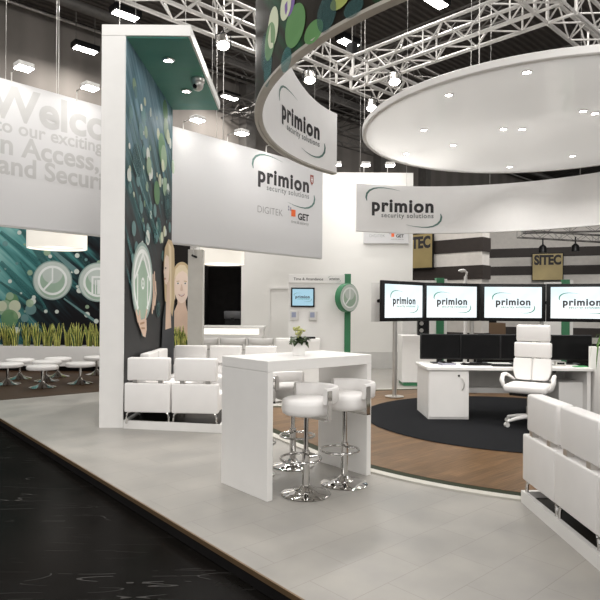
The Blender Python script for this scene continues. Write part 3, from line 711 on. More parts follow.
# ------------------------------------------------------------------ left planters, snake plants, poufs
def planter(name, x0, x1, y0, y1, z1, label):
    t = thing(name, label, 'planter', ((x0+x1)/2, (y0+y1)/2, 0)); w = (x1-x0)/2; dp = (y1-y0)/2
    bm = NB(); box(bm, -w, w, -dp, -dp+.04, .12, z1, .006); box(bm, -w, w, dp-.04, dp, .12, z1, .006); box(bm, -w, -w+.04, -dp+.04, dp-.04, .12, z1); box(bm, w-.04, w, -dp+.04, dp-.04, .12, z1); box(bm, -w+.04, w-.04, -dp+.04, dp-.04, .12, .2)
    obj('trough', bm, WHITE, t); obj('soil', box(NB(), -w+.04, w-.04, -dp+.04, dp-.04, .2, z1-.04), SOIL, t); obj('kickboard', box(NB(), -w+.06, w-.06, -dp+.08, dp-.02, .004, .12), BLACKM, t)
planter('long_planter', -8.4, -3.95, 13.75, 14.25, .585, 'long white planter box in front of the teal mural, left of the column')
planter('short_planter', -3.55, -2.2, 13.75, 14.25, .56, 'short white planter box below the smiling portrait')
def snake(rn, h):
    bm = NB()
    for k in range(17):
        a = rn.uniform(0, 2*pi); r_ = rn.uniform(0, .085); hh = h*rn.uniform(.6, 1.05); lean = rn.uniform(.02, .13); w = rn.uniform(.024, .038)
        b0 = Vector((r_*math.cos(a), r_*math.sin(a), 0)); d_ = Vector((math.cos(a), math.sin(a), 0)); s = Vector((-d_.y, d_.x, 0))
        s = (s*math.cos(.5*k)+d_*math.sin(.5*k)).normalized(); nrm = Vector((-s.y, s.x, 0))
        L = []
        for i in range(6):
            f_ = i/5; p = b0+d_*(lean*f_*f_)+Vector((0, 0, hh*f_)); ww = w*(.7+.9*f_-1.58*f_**3) if f_ < 1 else .001
            L.append([bm.verts.new(p-s*ww), bm.verts.new(p-s*ww*.68+nrm*.006), bm.verts.new(p+s*ww*.68+nrm*.006), bm.verts.new(p+s*ww)])
        for u, v in zip(L, L[1:]):
            for j in range(3): bm.faces.new([u[j], u[j+1], v[j+1], v[j]]).material_index = 1 if j != 1 else 0
    return bm
protos = []
GS = 'snake plants in the white planters'
LBS = 'upright yellow edged snake plant in the long white planter'
xs = [-7.2+.245*k for k in range(11)]
for k, x in enumerate(xs):
    loc = (x, 13.92+.05*(k % 2), .56)
    if k < 5:
        o = obj('snake_plant', snake(random.Random(40+k), .57), [LEAF1, LEAF2], None, 'keep', loc=loc); protos.append(o); tag(o, LBS, 'plant', GS)
    else:
        o = protos[k % 5].copy(); COL.objects.link(o); o.location = loc; o.rotation_euler = (0, 0, k*1.3); o['label'] = LBS
for k, x in enumerate((-3.04, -2.84, -2.64)):
    o = protos[k % 5].copy(); COL.objects.link(o); o.location = (x, 13.93, .52); o.rotation_euler = (0, 0, k*.9); o['label'] = 'upright snake plant in the short planter below the smiling portrait'; o['group'] = 'snake plants below the portrait'

def pouf(loc, label):
    t = thing('pouf_stool', label, 'stool', loc, 0, 'round white pouf stools')
    obj('seat', lathe(NB(), [(0, .33), (.25, .33), (.275, .34), (.283, .37), (.275, .40), (.25, .412), (0, .415)], seg=40), LEATHER, t, 50)
    obj('pole', lathe(NB(), [(0, .03), (.028, .03), (.028, .34), (0, .34)], seg=16), CHROME, t, 40)
    obj('base', lathe(NB(), [(0, .0), (.235, .0), (.24, .008), (.20, .022), (.10, .045), (.045, .085), (.03, .12), (0, .12)], seg=40), CHROME, t, 60)
    return t
p0 = pouf((-4.79, 11.0, .005), 'round white pouf stool on a chrome trumpet base, front one of the group')
for loc, lb in (((-4.31, 11.6, .005), 'round white pouf stool standing closest to the white column'), ((-5.64, 11.4, .005), 'round white pouf stool cut by the left picture edge'), ((-5.83, 12.3, .005), 'round white pouf stool second from the left edge, set back'),
                ((-5.12, 11.95, .005), 'round white pouf stool half hidden right behind the front pouf'), ((-5.20, 12.7, .005), 'round white pouf stool at the back, close to the planter'), ((-4.52, 13.15, .005), 'round white pouf stool at the back, peeping out beside the column')):
    copy_tree(p0, loc, 0, lb)

# ------------------------------------------------------------------ modular armchairs
def curb(bm, poly, w, h):
    n = len(poly); cx = sum(p[0] for p in poly)/n; cy = sum(p[1] for p in poly)/n
    inn = [(p[0]+(w if p[0] < cx else -w), p[1]+(w if p[1] < cy else -w)) for p in poly]
    for k in range(n): prism(bm, [poly[k], poly[(k+1) % n], inn[(k+1) % n], inn[k]], 0, h)
    return inn
bm = NB(); inn = curb(bm, [(-2.195, 7.37), (-.93, 7.135), (-.93, 9.19), (-2.195, 9.19)], .035, .10); o = obj('seating_plinth', bm, WHITE)
bm = NB(); prism(bm, inn, .002, .07); obj('deck', bm, M_DECK, o); tag(o, 'low white plinth under the front armchairs beside the tall graphic column', 'plinth')
bm = NB(); inn = curb(bm, [(-2.195, 9.2), (-.32, 9.2), (-.32, 9.95), (-2.195, 9.95)], .035, .10); o = obj('seating_plinth', bm, WHITE)
bm = NB(); prism(bm, inn, .002, .07); obj('deck', bm, M_DECK, o); tag(o, 'low white plinth under the rear row of armchairs facing the viewer', 'plinth')
def armchair(loc, rz, label, group):
    t = thing('modular_armchair', label, 'armchair', loc, rz, group)
    obj('seat', box(NB(), -.285, .285, -.18, .31, .15, .365, .02, seg=3), LEATHER, t, 40)
    obj('lower_back', box(NB(), -.288, .288, -.30, -.18, .145, .505, .014, seg=3), LEATHER, t, 40)
    obj('backrest', box(NB(), -.262, .262, -.278, -.15, .535, .818, .018, seg=3), LEATHER, t, 40)
    for x in (-.16, .16): obj('bracket', box(NB(), x-.028, x+.028, -.285, -.235, .49, .545), STEEL, t)
    for x in (-1, 1):
        for y in (-.27, .24):
            obj('leg', tube(NB(), [(x*.268, y, 0), (x*.268, y, .08), (x*.262, y, .115), (x*.245, y, .138), (x*.21, y, .155)], .013, 8), CHROME, t, 40)
    return t
GA = 'white modular armchairs on the left plinth'
a0 = armchair((-1.86, 7.58, .07), R(-4), 'white armchair seen from behind, right beside the tall graphic panel', GA)
copy_tree(a0, (-1.265, 7.53, .07), R(-4), 'white armchair seen from behind, next to the bar table end')
copy_tree(a0, (-1.875, 8.20, .07), R(-90), 'white armchair against the graphic panel, behind the first front one')
copy_tree(a0, (-1.875, 8.80, .07), R(-90), 'white armchair against the graphic panel, farther back under the printed woman')
copy_tree(a0, (-1.80, 9.55, .07), R(180), 'white armchair facing the viewer in front of the snake plants and grey post')
copy_tree(a0, (-1.22, 9.55, .07), R(180), 'white armchair facing the viewer, middle one of the rear row')
copy_tree(a0, (-.64, 9.55, .07), R(180), 'white armchair facing the viewer at the right end of the rear row')
bm = NB(); inn = curb(bm, [(1.756, 2.2), (2.45, 2.2), (2.45, 4.66), (1.756, 4.66)], .035, .095)
o = obj('seating_plinth', bm, WHITE); bm = NB(); prism(bm, inn, .002, .045); obj('deck', bm, M_DECK, o); tag(o, 'low white plinth under the armchairs at the right foreground', 'plinth')
GR = 'white modular armchairs on the right plinth'
copy_tree(a0, (2.055, 4.345, .045), R(-90), 'white armchair on the right plinth, far one below the office chair')['group'] = GR
copy_tree(a0, (2.055, 3.765, .045), R(-90), 'white armchair on the right plinth, middle one of the row')['group'] = GR
copy_tree(a0, (2.055, 3.185, .045), R(-90), 'white armchair cut off by the right picture edge')['group'] = GR

# ------------------------------------------------------------------ bar table and stools
T0 = Vector((-.248, 4.62, 0)); ang = R(40.5)
t = thing('bar_table', 'tall white slab bar table on two panel legs with a potted flower on top', 'table', T0, ang)
Lt, Wt = 1.19, .655   # local x along, y across (to the far side)
obj('table_top', box(NB(), 0, Lt, 0, Wt, 1.015, 1.10, .003), WHITE, t)
for x in (0, Lt-.055): obj('leg', box(NB(), x, x+.055, 0, Wt, 0, 1.013, .002), WHITE, t)

def barstool(loc, rz, label, group='white bar stools at the table'):
    t = thing('bar_stool', label, 'bar stool', loc, rz, group)
    obj('base', lathe(NB(), [(0, 0), (.198, 0), (.205, .006), (.19, .014), (.12, .026), (.06, .045), (.036, .075), (0, .075)], seg=48), CHROME, t, 60)
    obj('sleeve', lathe(NB(), [(0, .07), (.031, .07), (.031, .36), (0, .36)], seg=20), CHROME, t, 40)
    obj('pole', lathe(NB(), [(0, .36), (.02, .36), (.02, .66), (0, .66)], seg=18), CHROME, t, 40)
    bm = NB(); tube(bm, [(-.05+.165*math.cos(2*pi*k/36), .165*math.sin(2*pi*k/36), .30) for k in range(36)], .011, 8, closed=True); tube(bm, [(.0, 0, .30), (.118, 0, .30)], .011, 8); obj('footrest', bm, CHROME, t, 60)
    obj('seat', lathe(NB(), [(0, .655), (.17, .655), (.195, .67), (.203, .70), (.203, .745), (.195, .775), (.165, .79), (0, .795)], seg=44), LEATHER, t, 50)
    bm = NB(); n = 20; prof = [(.212, .77), (.22, .76), (.252, .76), (.262, .77), (.265, .868), (.258, .885), (.23, .885), (.218, .873)]
    rings = []
    for k in range(n+1):
        a = R(-83+166*k/n); rings.append([bm.verts.new((r_*math.cos(a), r_*math.sin(a), z)) for r_, z in prof])
    for u, v in zip(rings, rings[1:]):
        for j in range(8): bm.faces.new([u[j], u[(j+1) % 8], v[(j+1) % 8], v[j]])
    bm.faces.new(rings[0]); bm.faces.new(rings[-1][::-1]); obj('backrest', bm, LEATHER, t, 50)
    for sg in (-1, 1):
        Rm = Matrix.Rotation(R(78*sg), 4, 'Z'); bm = NB(); box(bm, .266, .274, -.024, .024, .632, .87, .002, mx=Rm); box(bm, .02, .274, -.024, .024, .632, .641, mx=Rm); obj('bracket', bm, CHROME, t)
    return t
s0 = barstool((.058, 4.82, 0), R(30), 'white bar stool nearest the viewer at the bar table')
copy_tree(s0, (.395, 5.12, 0), R(30), 'white bar stool beside the right panel leg of the bar table')
copy_tree(s0, (-.06, 5.68, 0), R(150), 'white bar stool across the table, seen between the two front stools and table leg')
copy_tree(s0, (-.42, 5.38, 0), R(140), 'white bar stool hidden behind the left panel leg of the bar table')

# potted flower on the table
pc = T0+Matrix.Rotation(ang, 3, 'Z') @ Vector((.60, .335, 0))
t = thing('potted_flower', 'small flowering plant in a white square pot on the bar table', 'potted plant', (pc.x, pc.y, 1.10), R(4))
bm = NB(); h = .057
vs = [[bm.verts.new((sx*w, sy*w, z)) for sx, sy in ((-1, -1), (1, -1), (1, 1), (-1, 1))] for w, z in ((.050, 0), (.057, .115), (.050, .115), (.048, .09))]
for u, v in zip(vs, vs[1:]):
    for j in range(4): bm.faces.new([u[j], u[(j+1) % 4], v[(j+1) % 4], v[j]])
bm.faces.new(vs[0][::-1]); bm.faces.new(vs[3]); obj('pot', bm, POT, t)
rn = random.Random(5); bm = NB()
def leaf(bm, base, d_, L, w, droop, mi=0, up=.6):
    s = Vector((-d_.y, d_.x, 0)); P = []
    for i in range(6):
        f_ = i/5; p = base+d_*(L*f_)+Vector((0, 0, up*L*f_-droop*L*f_*f_)); ww = w*math.sin(pi*(.08+.92*f_))**.8 if f_ < 1 else .0005
        P.append([bm.verts.new(p-s*ww+Vector((0, 0, .25*ww))), bm.verts.new(p), bm.verts.new(p+s*ww+Vector((0, 0, .25*ww)))])
    for u, v in zip(P, P[1:]):
        for j in range(2): bm.faces.new([u[j], u[j+1], v[j+1], v[j]]).material_index = mi
for k in range(34):
    a = rn.uniform(0, 2*pi); leaf(bm, Vector((.015*math.cos(a), .015*math.sin(a), .10+.05*rn.random())), Vector((math.cos(a), math.sin(a), 0)), rn.uniform(.065, .11), .034, rn.uniform(.5, 1.2), up=rn.uniform(.3, .9))
obj('leaf', bm, LEAFD, t, 'keep')
bm = NB()
for k in range(30):
    a = rn.uniform(0, 2*pi); q = rn.uniform(0, .05); sphere(bm, (q*math.cos(a), q*math.sin(a), .215+rn.uniform(-.035, .04)*(1-q*6)), .013, 1, 1, .8, u=8, v=5)
for k in range(7):
    a = 2*pi*k/7; tube(bm, [(0, 0, .11), (.015*math.cos(a), .015*math.sin(a), .17), (.035*math.cos(a), .035*math.sin(a), .215)], .003, 5)
obj('flower_head', bm, FLOWER, t, 60)

# ------------------------------------------------------------------ curved hanging bands
def band(name, c, Rr, a0, a1, zb, ztf, th, label, mats, n=64, outside=None):
    t = thing(name, label, 'banner')
    bm = NB(); rings = []
    for k in range(n+1):
        a = a0+(a1-a0)*k/n; ca, sa = math.cos(R(a)), math.sin(R(a)); zt = ztf(a)
        rings.append([bm.verts.new((c[0]+r_*ca, c[1]+r_*sa, z)) for r_, z in ((Rr-th, zb), (Rr, zb), (Rr, zt), (Rr-th, zt))])
    for u, v in zip(rings, rings[1:]):
        for j, mi in ((0, 0), (1, 1), (2, 0), (3, 0)): bm.faces.new([u[j], u[(j+1) % 4], v[(j+1) % 4], v[j]]).material_index = mi
    bm.faces.new(rings[0]).material_index = 0; bm.faces.new(rings[-1][::-1]).material_index = 0
    obj('fabric', bm, mats, t)
    bm = NB()
    for dz, dr in ((-.012, -.01), (-.012, th-th)): pass
    bm = NB(); rg = []
    for k in range(n+1):
        a = a0+(a1-a0)*k/n; ca, sa = math.cos(R(a)), math.sin(R(a))
        rg.append([bm.verts.new((c[0]+r_*ca, c[1]+r_*sa, z)) for r_, z in ((Rr-th-.004, zb-.02), (Rr-th*.45, zb-.02), (Rr-th*.45, zb-.008), (Rr-th*.4, zb-.008), (Rr-th*.4, zb-.025), (Rr+.006, zb-.025), (Rr+.006, zb), (Rr-th-.004, zb))])
    for u, v in zip(rg, rg[1:]):
        for j in range(8): bm.faces.new([u[j], u[(j+1) % 8], v[(j+1) % 8], v[j]])
    obj('rim', bm, RIMM if outside else BANDIN, t)
    return t
BANDART = mat_streaks('band_art', 0, 2, 68, [(.34, (.008, .006, .005)), (.46, (.018, .014, .008)), (.54, (.012, .05, .022)), (.63, (.02, .12, .07)), (.78, (.08, .20, .08))], scale=1.1, stretch=4)
C1 = (2.98, 6.1); R1 = 3.45
ZB1 = 3.45
t = band('curved_banner', C1, R1, 137, 238, ZB1, lambda a: 4.29+.00064*(a-137)**2, .07, 'curved hanging band, dark green bokeh outside and white lettered inside at the top', [BANDIN, BANDART], outside=True)
def f1(u, v):
    a = R(162.2)-u/R1; r_ = R1-.075; return (C1[0]+r_*math.cos(a), C1[1]+r_*math.sin(a), 3.83+v)
logo(t, f1, 1.10)
def o1(u, v, lift):   # u in degrees of arc, v in z; outside face
    a = R(u); r_ = R1+.002+lift; return (C1[0]+r_*math.cos(a), C1[1]+r_*math.sin(a), v)
sh = []
def ell(ac, zc, ra, rz, n=24): return [(ac+ra*math.cos(2*pi*k/n), zc+rz*math.sin(2*pi*k/n)) for k in range(n)]
def bandpt(x, y):   # reading of the band's outer artwork: where a sight line meets the near face
    k = (x-300)/590; a_ = k*k+1; b_ = -2*(k*C1[0]+C1[1]); c_ = C1[0]**2+C1[1]**2-R1**2; Y = (-b_-math.sqrt(max(0, b_*b_-4*a_*c_)))/(2*a_)
    a = math.degrees(math.atan2(Y-C1[1], k*Y-C1[0])) % 360; return a, 1.52+(308-y)/590*Y, Y
for x, y, ra, ry, m in ((266, 62, 2.2, 25, S_TEAL), (262.5, 52, 2.0, 18, S_TEALD), (271, 28, 2.3, 20, P_YEL), (268, 42, 2.5, 18, S_GRN), (293, 26, 2.7, 21, P_GRN), (288, 2, 1.5, 14, P_PURPLE), (284, 6, 1.7, 14, P_YEL), (312, 32, 2.0, 11, P_GRN), (285, 60, 1.6, 12, S_TEAL), (338, 1, 1.6, 8, P_OLIVE), (352, 8, 1.5, 9, S_TEALD), (325, 14, 1.8, 18, S_TEALD)):
    a, z, Y = bandpt(x, y); sh.append((ell(a, z, ra, ry/590*Y), m))
print_mesh('bokeh_pattern', sh, o1, [S_TEAL, S_TEALD, P_YEL, S_GRN, P_GRN, P_PURPLE, P_OLIVE], t, step=.0006)
bm = NB()
for a in (139, 160, 185, 205, 230):
    x, y = C1[0]+(R1-.03)*math.cos(R(a)), C1[1]+(R1-.03)*math.sin(R(a)); tube(bm, [(x, y, 4.2), (x, y, 10.99)], .005, 5)
obj('cable', bm, STEEL, t)
C2 = (2.27, 7.53); R2 = 3.49
t = band('curved_banner', C2, R2, 111.2, 22, 2.95, lambda a: 3.80, .035, 'curved white hanging band lettered in dark, below the round canopy', [BANDIN, BANDIN])
logo(t, lambda u, v: (C2[0]+(R2-.04)*math.cos(R(106.2)-u/R2), C2[1]+(R2-.04)*math.sin(R(106.2)-u/R2), 3.32+v), 1.19)
bm = NB()
for a in (110, 95, 70, 45): 
    x, y = C2[0]+(R2-.017)*math.cos(R(a)), C2[1]+(R2-.017)*math.sin(R(a)); tube(bm, [(x, y, 3.78), (x, y, 10.99)], .004, 5)
obj('cable', bm, STEEL, t)

# ------------------------------------------------------------------ round canopy
DC = (3.31, 7.92); DR = 2.48; DZ = 3.92
t = thing('hanging_canopy', 'huge round white canopy disc hanging over the podium', 'canopy', (DC[0], DC[1], DZ))
obj('membrane', lathe(NB(), [(0, 0), (DR-.05, 0)], seg=128), DISCM, t, 40)
obj('rim', lathe(NB(), [(DR-.05, -.004), (DR-.012, -.006), (DR, .006), (DR, .075), (DR-.012, .085), (DR-.05, .085), (DR-.05, -.004)], seg=128), WHITE, t, 40)
for a in (98, 172, 232, 262, 320, 20):
    x, y = (DR-.03)*math.cos(R(a)), (DR-.03)*math.sin(R(a)); obj('cable', tube(NB(), [(x, y, .08), (x, y, 7.07)], .006, 6), STEEL, t)
DOWN = None
for x, y, lb in ((2.27, 5.95, 'canopy light spot nearest the top rim in view'), (1.65, 6.6, 'canopy light spot close to the upper left rim under the hanging wire'), (1.64, 7.9, 'canopy light spot on the left third of the canopy'), (2.22, 8.62, 'canopy light spot below the left one, second from the bottom left rim'), (1.62, 9.1, 'canopy light spot close to the lower left rim'),
                 (2.68, 7.83, 'canopy light spot at the centre, left of a close pair'), (2.93, 7.83, 'canopy light spot at the centre, right of a close pair'), (3.39, 7.1, 'canopy light spot of the right pair, left one'), (3.57, 7.18, 'canopy light spot of the right pair, at the picture edge'), (4.22, 9.17, 'canopy light spot low on the right side'), (3.5, 9.9, 'canopy light spot at the bottom rim, in the middle')):
    t = thing('canopy_light_spot', lb, 'downlight', (x, y, DZ), 0, 'downlights in the canopy')  # downlights, some of them standing in for reflections on the glossy canopy
    obj('trim_ring', lathe(NB(), [(.036, 0), (.05, 0), (.05, -.008), (.04, -.012), (.036, 0)], seg=20), WHITE, t, 40)
    obj('lens', lathe(NB(), [(0, -.007), (.037, -.007), (.037, -.001), (0, -.001)], seg=16), EMITW, t)
    add_light(t, 'SPOT', (0, 0, -.03), 34, .06, 135, (0, 0, 0))

# ------------------------------------------------------------------ monitor arc
SCREEN = bpy.data.materials.new('lit_screen'); n_, l_, b_ = nodes_of(SCREEN)
tc_ = n_.new('ShaderNodeTexCoord'); gr = n_.new('ShaderNodeTexNoise'); gr.inputs['Scale'].default_value = 1.6; l_.new(tc_.outputs['Object'], gr.inputs['Vector'])
rp_ = ramp(n_, [(.35, (.60, .74, .80)), (.6, (.88, .93, .94))]); l_.new(gr.outputs['Fac'], rp_.inputs['Fac'])
l_.new(rp_.outputs[0], b_.inputs['Emission Color']); b_.inputs['Emission Strength'].default_value = .95; b_.inputs['Base Color'].default_value = (.02, .02, .02, 1); b_.inputs['Roughness'].default_value = .3
def wall_monitor(loc, rz, label):
    t = thing('wall_monitor', label, 'monitor', loc, rz, 'big lit monitors in an arc')
    w, h = .55, .332
    bm = NB(); box(bm, -w-.018, w+.018, -.0, .05, -h, h, .008); box(bm, -w*.8, w*.8, .05, .09, -h*.75, h*.75, .01); obj('bezel', bm, BLACK, t, 30)
    s = obj('screen', box(NB(), -w+.055, w-.055, -.004, .0, -.272, .275), SCREEN, t)
    logo(s, lambda u, v: (-.30+u, -.0065, -.045+v), .60, GREENTXT, SWGREEN)
    obj('mount_bracket', box(NB(), -.12, .12, .09, .17, -.12, .12), BLACKM, t)
    return t
m1 = wall_monitor((1.73, 9.81, 1.645), R(42), 'big lit monitor at the left end of the arc, turned sideways')
copy_tree(m1, (2.665, 10.35, 1.645), R(17), 'big lit monitor second from the left in the arc')
copy_tree(m1, (3.775, 10.46, 1.645), R(-4), 'big lit monitor above the office chair headrest')
copy_tree(m1, (4.87, 10.2, 1.645), R(-20), 'big lit monitor at the right picture edge')
t = thing('monitor_stand', 'grey steel post and curved rail carrying the arc of big monitors', 'stand', (0, 0, 0))
def pole(x, y): 
    bm = NB(); lathe(bm, [(0, .03), (.038, .03), (.038, 1.62), (0, 1.62)], (x, y, 0), 20); obj('pole', bm, STEEL, t, 40)
    obj('base', lathe(NB(), [(0, .022), (.16, .022), (.16, .032), (0, .034)], (x, y, 0), 32), STEEL, t, 40)
pole(1.62, 10.06); pole(3.12, 10.72); pole(4.35, 10.62)
bm = NB(); tube(bm, [(1.28, 9.66, 1.645), (1.62, 9.99, 1.645), (2.10, 10.36, 1.645), (2.62, 10.52, 1.645), (3.2, 10.66, 1.645), (3.79, 10.62, 1.645), (4.35, 10.54, 1.645), (4.92, 10.36, 1.645), (5.35, 10.15, 1.645)], .03, 8); obj('rail', bm, BLACKM, t, 60)
o = obj('grey_slab', box(NB(), 1.18, 1.33, 9.78, 9.80, 1.30, 1.95), GREYPANEL, t)  # plain grey slab beside the left end of the arc

# ------------------------------------------------------------------ desk
t = thing('desk', 'long white workstation desk with a pedestal cabinet on the round carpet', 'desk', (-.04, -.22, .022))
obj('desktop', box(NB(), 1.765, 4.02, 8.20, 9.02, .67, .71, .004), WHITE, t)
ped = obj('pedestal', box(NB(), 1.79, 2.345, 8.24, 8.98, .0, .67, .004), WHITE, t)
dr = obj('door', box(NB(), 1.80, 2.335, 8.222, 8.24, .03, .655, .003), WHITE, ped)
obj('handle', tube(NB(), [(2.245, 8.222, .40), (2.26, 8.195, .43), (2.268, 8.19, .48), (2.26, 8.195, .53), (2.245, 8.222, .56)], .007, 8), STEEL, t, 40)
obj('lock', lathe(NB(), [(0, 0), (.014, 0), (.014, .012), (0, .012)], seg=14), BLACK, t, 40, loc=(2.2, 8.223, .595), rot=(R(90), 0, 0))
obj('modesty_panel', box(NB(), 2.345, 3.98, 8.93, 8.96, .28, .67), GREYPANEL, t)
ped = obj('pedestal', box(NB(), 3.62, 3.98, 8.36, 8.92, .0, .50, .004), WHITE, t)
obj('end_panel', box(NB(), 3.95, 4.0, 8.24, 8.98, 0, .67, .002), WHITE, t)
obj('crossbar', box(NB(), 2.345, 3.62, 8.80, 8.93, .28, .36, .004), WHITE, t)
for x in (3.70, 3.80): obj('grommet', lathe(NB(), [(0, 0), (.028, 0), (.028, .01), (0, .01)], seg=16), BLACK, t, 40, loc=(x, 8.925, .60), rot=(R(90), 0, 0))
ZD = .732
def desk_monitor(x, y, rz, label):
    t = thing('desk_monitor', label, 'monitor', (x-.04, y-.22, ZD), rz, 'black desk monitors')
    obj('bezel', box(NB(), -.295, .295, -.012, .03, .06, .425, .006), BLACK, t, 30)
    obj('screen', box(NB(), -.280, .280, -.0145, -.012, .08, .412), GLOSSB, t)
    obj('neck', box(NB(), -.04, .04, .03, .06, .01, .25), BLACK, t); obj('base', box(NB(), -.12, .12, -.06, .12, 0, .012, .004), BLACK, t)
    return t
d1 = desk_monitor(2.085, 8.80, R(3), 'black desk monitor at the left end of the desk')
copy_tree(d1, (2.665-.04, 8.80-.22, ZD), R(1), 'black desk monitor second from left, its right edge by the chair')
copy_tree(d1, (3.25-.04, 8.80-.22, ZD), R(-1), 'black desk monitor mostly hidden behind the office chair')
copy_tree(d1, (3.975-.04, 8.78-.22, ZD), R(-3), 'black desk monitor at the right end of the desk')
def keyboard(x, y, rz, label):
    t = thing('keyboard', label, 'keyboard', (x-.04, y-.22, ZD), rz, 'black keyboards')
    obj('body', box(NB(), -.22, .22, -.075, .075, 0, .018, .005), BLACK, t, 30)
    bm = NB()
    for i in range(5):
        for j in range(14): box(bm, -.205+j*.0293, -.205+j*.0293+.023, -.062+i*.025, -.062+i*.025+.019, .018, .026)
    obj('keys', bm, BLACKM, t)
    return t
k0 = keyboard(2.55, 8.55, R(2), 'black keyboard left on the desk below the second desk monitor'); copy_tree(k0, (2.93-.04, 8.42-.22, ZD), R(-4), 'black keyboard left of the office chair backrest')
t = thing('desk_phone', 'grey desk phone with a handset below the first desk monitor', 'phone', (2.08, 8.33, ZD), R(5))
bm = NB(); prism(bm, [(-.1, -.09), (.1, -.09), (.1, .09), (-.1, .09)], 0, .03); obj('body', bm, GREYSQ, t); obj('handset', box(NB(), -.09, -.045, -.09, .09, .032, .06, .012), BLACK, t, 40); obj('keypad', box(NB(), -.02, .08, -.07, .06, .03, .036), BLACKM, t)
tag(obj('paper_sheet', box(NB(), -.1, .1, -.14, .14, 0, .002), PAPER, loc=(2.26, 8.20, ZD), rot=(0, 0, R(20))), 'white sheet of paper lying at the front of the desk', 'paper')
tag(obj('computer_mouse', sphere(NB(), (0, 0, .012), .035, .9, 1.4, .5), BLACK, None, 60, loc=(2.34, 8.40, ZD)), 'small black mouse beside the keyboard on the desk', 'mouse')
t = thing('card_reader', 'small grey reader terminal below the right desk monitor', 'terminal', (3.68, 8.34, ZD), R(-10)); obj('body', box(NB(), -.07, .07, -.05, .05, 0, .06, .012), STEEL, t, 40); obj('display', box(NB(), -.05, .05, -.053, -.05, .02, .05), GLOSSB, t)
t = thing('power_adapter', 'small black adapter with loose cable behind the chair', 'adapter', (3.48, 8.38, ZD)); obj('body', box(NB(), -.04, .04, -.03, .03, 0, .035, .006), BLACK, t, 30)
obj('cord', tube(NB(), [(.04, 0, .012), (.08, -.03, .006), (.11, .02, .006), (.15, -.02, .006), (.13, -.06, .006)], .005, 6), BLACKM, t, 60)
tag(obj('green_leaflet', box(NB(), -.09, .09, -.05, .05, 0, .015, .003), mat('leaflet_green', (.06, .30, .10), .5), loc=(3.89, 8.18, ZD), rot=(0, 0, R(12))), 'green leaflet stack on the right end of the desk', 'leaflet')

# office chair, faces the viewer
t = thing('office_chair', 'white high back office chair with a segmented headrest at the desk', 'office chair', (2.955, 7.60, .022), R(-33))
obj('headrest', None or box(NB(), -.215, .215, .22, .275, 1.075, 1.30, .03, seg=3), LEATHER, t, 40)
obj('backrest', box(NB(), -.235, .235, .20, .265, .865, 1.068, .025, seg=3), LEATHER, t, 40)
for s in (-1, 1):
    bm = NB(); y0, y1 = .19, .25
    poly = [(.003, .575), (.19, .575), (.225, .64), (.24, .72), (.235, .858), (.003, .858)]
    a_ = [bm.verts.new((s*x, y0-.05*(1-(z-.575)/.28), z)) for x, z in poly]; b2 = [bm.verts.new((s*x, y1-.03*(1-(z-.575)/.28), z)) for x, z in poly]
    bm.faces.new(a_); bm.faces.new(b2[::-1])
    for k in range(6): bm.faces.new([a_[k], a_[(k+1) % 6], b2[(k+1) % 6], b2[k]])
    bmesh.ops.bevel(bm, geom=list(bm.edges), offset=.012, segments=2, affect='EDGES')
    obj('lumbar_pad', bm, LEATHER, t, 40)
obj('back_frame', tube(NB(), [(0, .16, .40), (0, .26, .46), (0, .29, .70), (0, .29, 1.15)], .025, 10), GREYPANEL, t, 40)
obj('seat', box(NB(), -.26, .26, -.27, .22, .44, .55, .045, seg=4), LEATHER, t, 40)
obj('seat_pan', box(NB(), -.2, .2, -.2, .18, .40, .44, .01), BLACK, t, 30)
for s in (-1, 1):
    obj('armrest', tube(NB(), [(s*.24, -.06, .46), (s*.29, -.10, .50), (s*.315, -.11, .58), (s*.31, -.06, .645), (s*.30, .06, .65), (s*.27, .16, .61), (s*.22, .20, .57)], [.02, .026, .03, .028, .024, .02, .015], 10), LEATHER, t, 60)
obj('gas_column', lathe(NB(), [(0, .09), (.03, .09), (.03, .25), (.022, .25), (.022, .40), (0, .40)], seg=18), STEEL, t, 40)
for k in range(5):
    a = R(228+72*k); c_, s_ = math.cos(a), math.sin(a)
    obj('leg', tube(NB(), [(.03*c_, .03*s_, .125), (.18*c_, .18*s_, .105), (.32*c_, .32*s_, .072)], [.03, .024, .017], 8), WHITE, t, 40)
    cs = obj('caster', tube(NB(), [(.32*c_-.022*s_, .32*s_+.022*c_, .03), (.32*c_+.022*s_, .32*s_-.022*c_, .03)], .03, 16), GREYPANEL, t, 40)
    obj('caster_fork', box(NB(), -.012, .012, -.012, .012, .03, .075), STEEL, cs, loc=(.32*c_, .32*s_, 0))

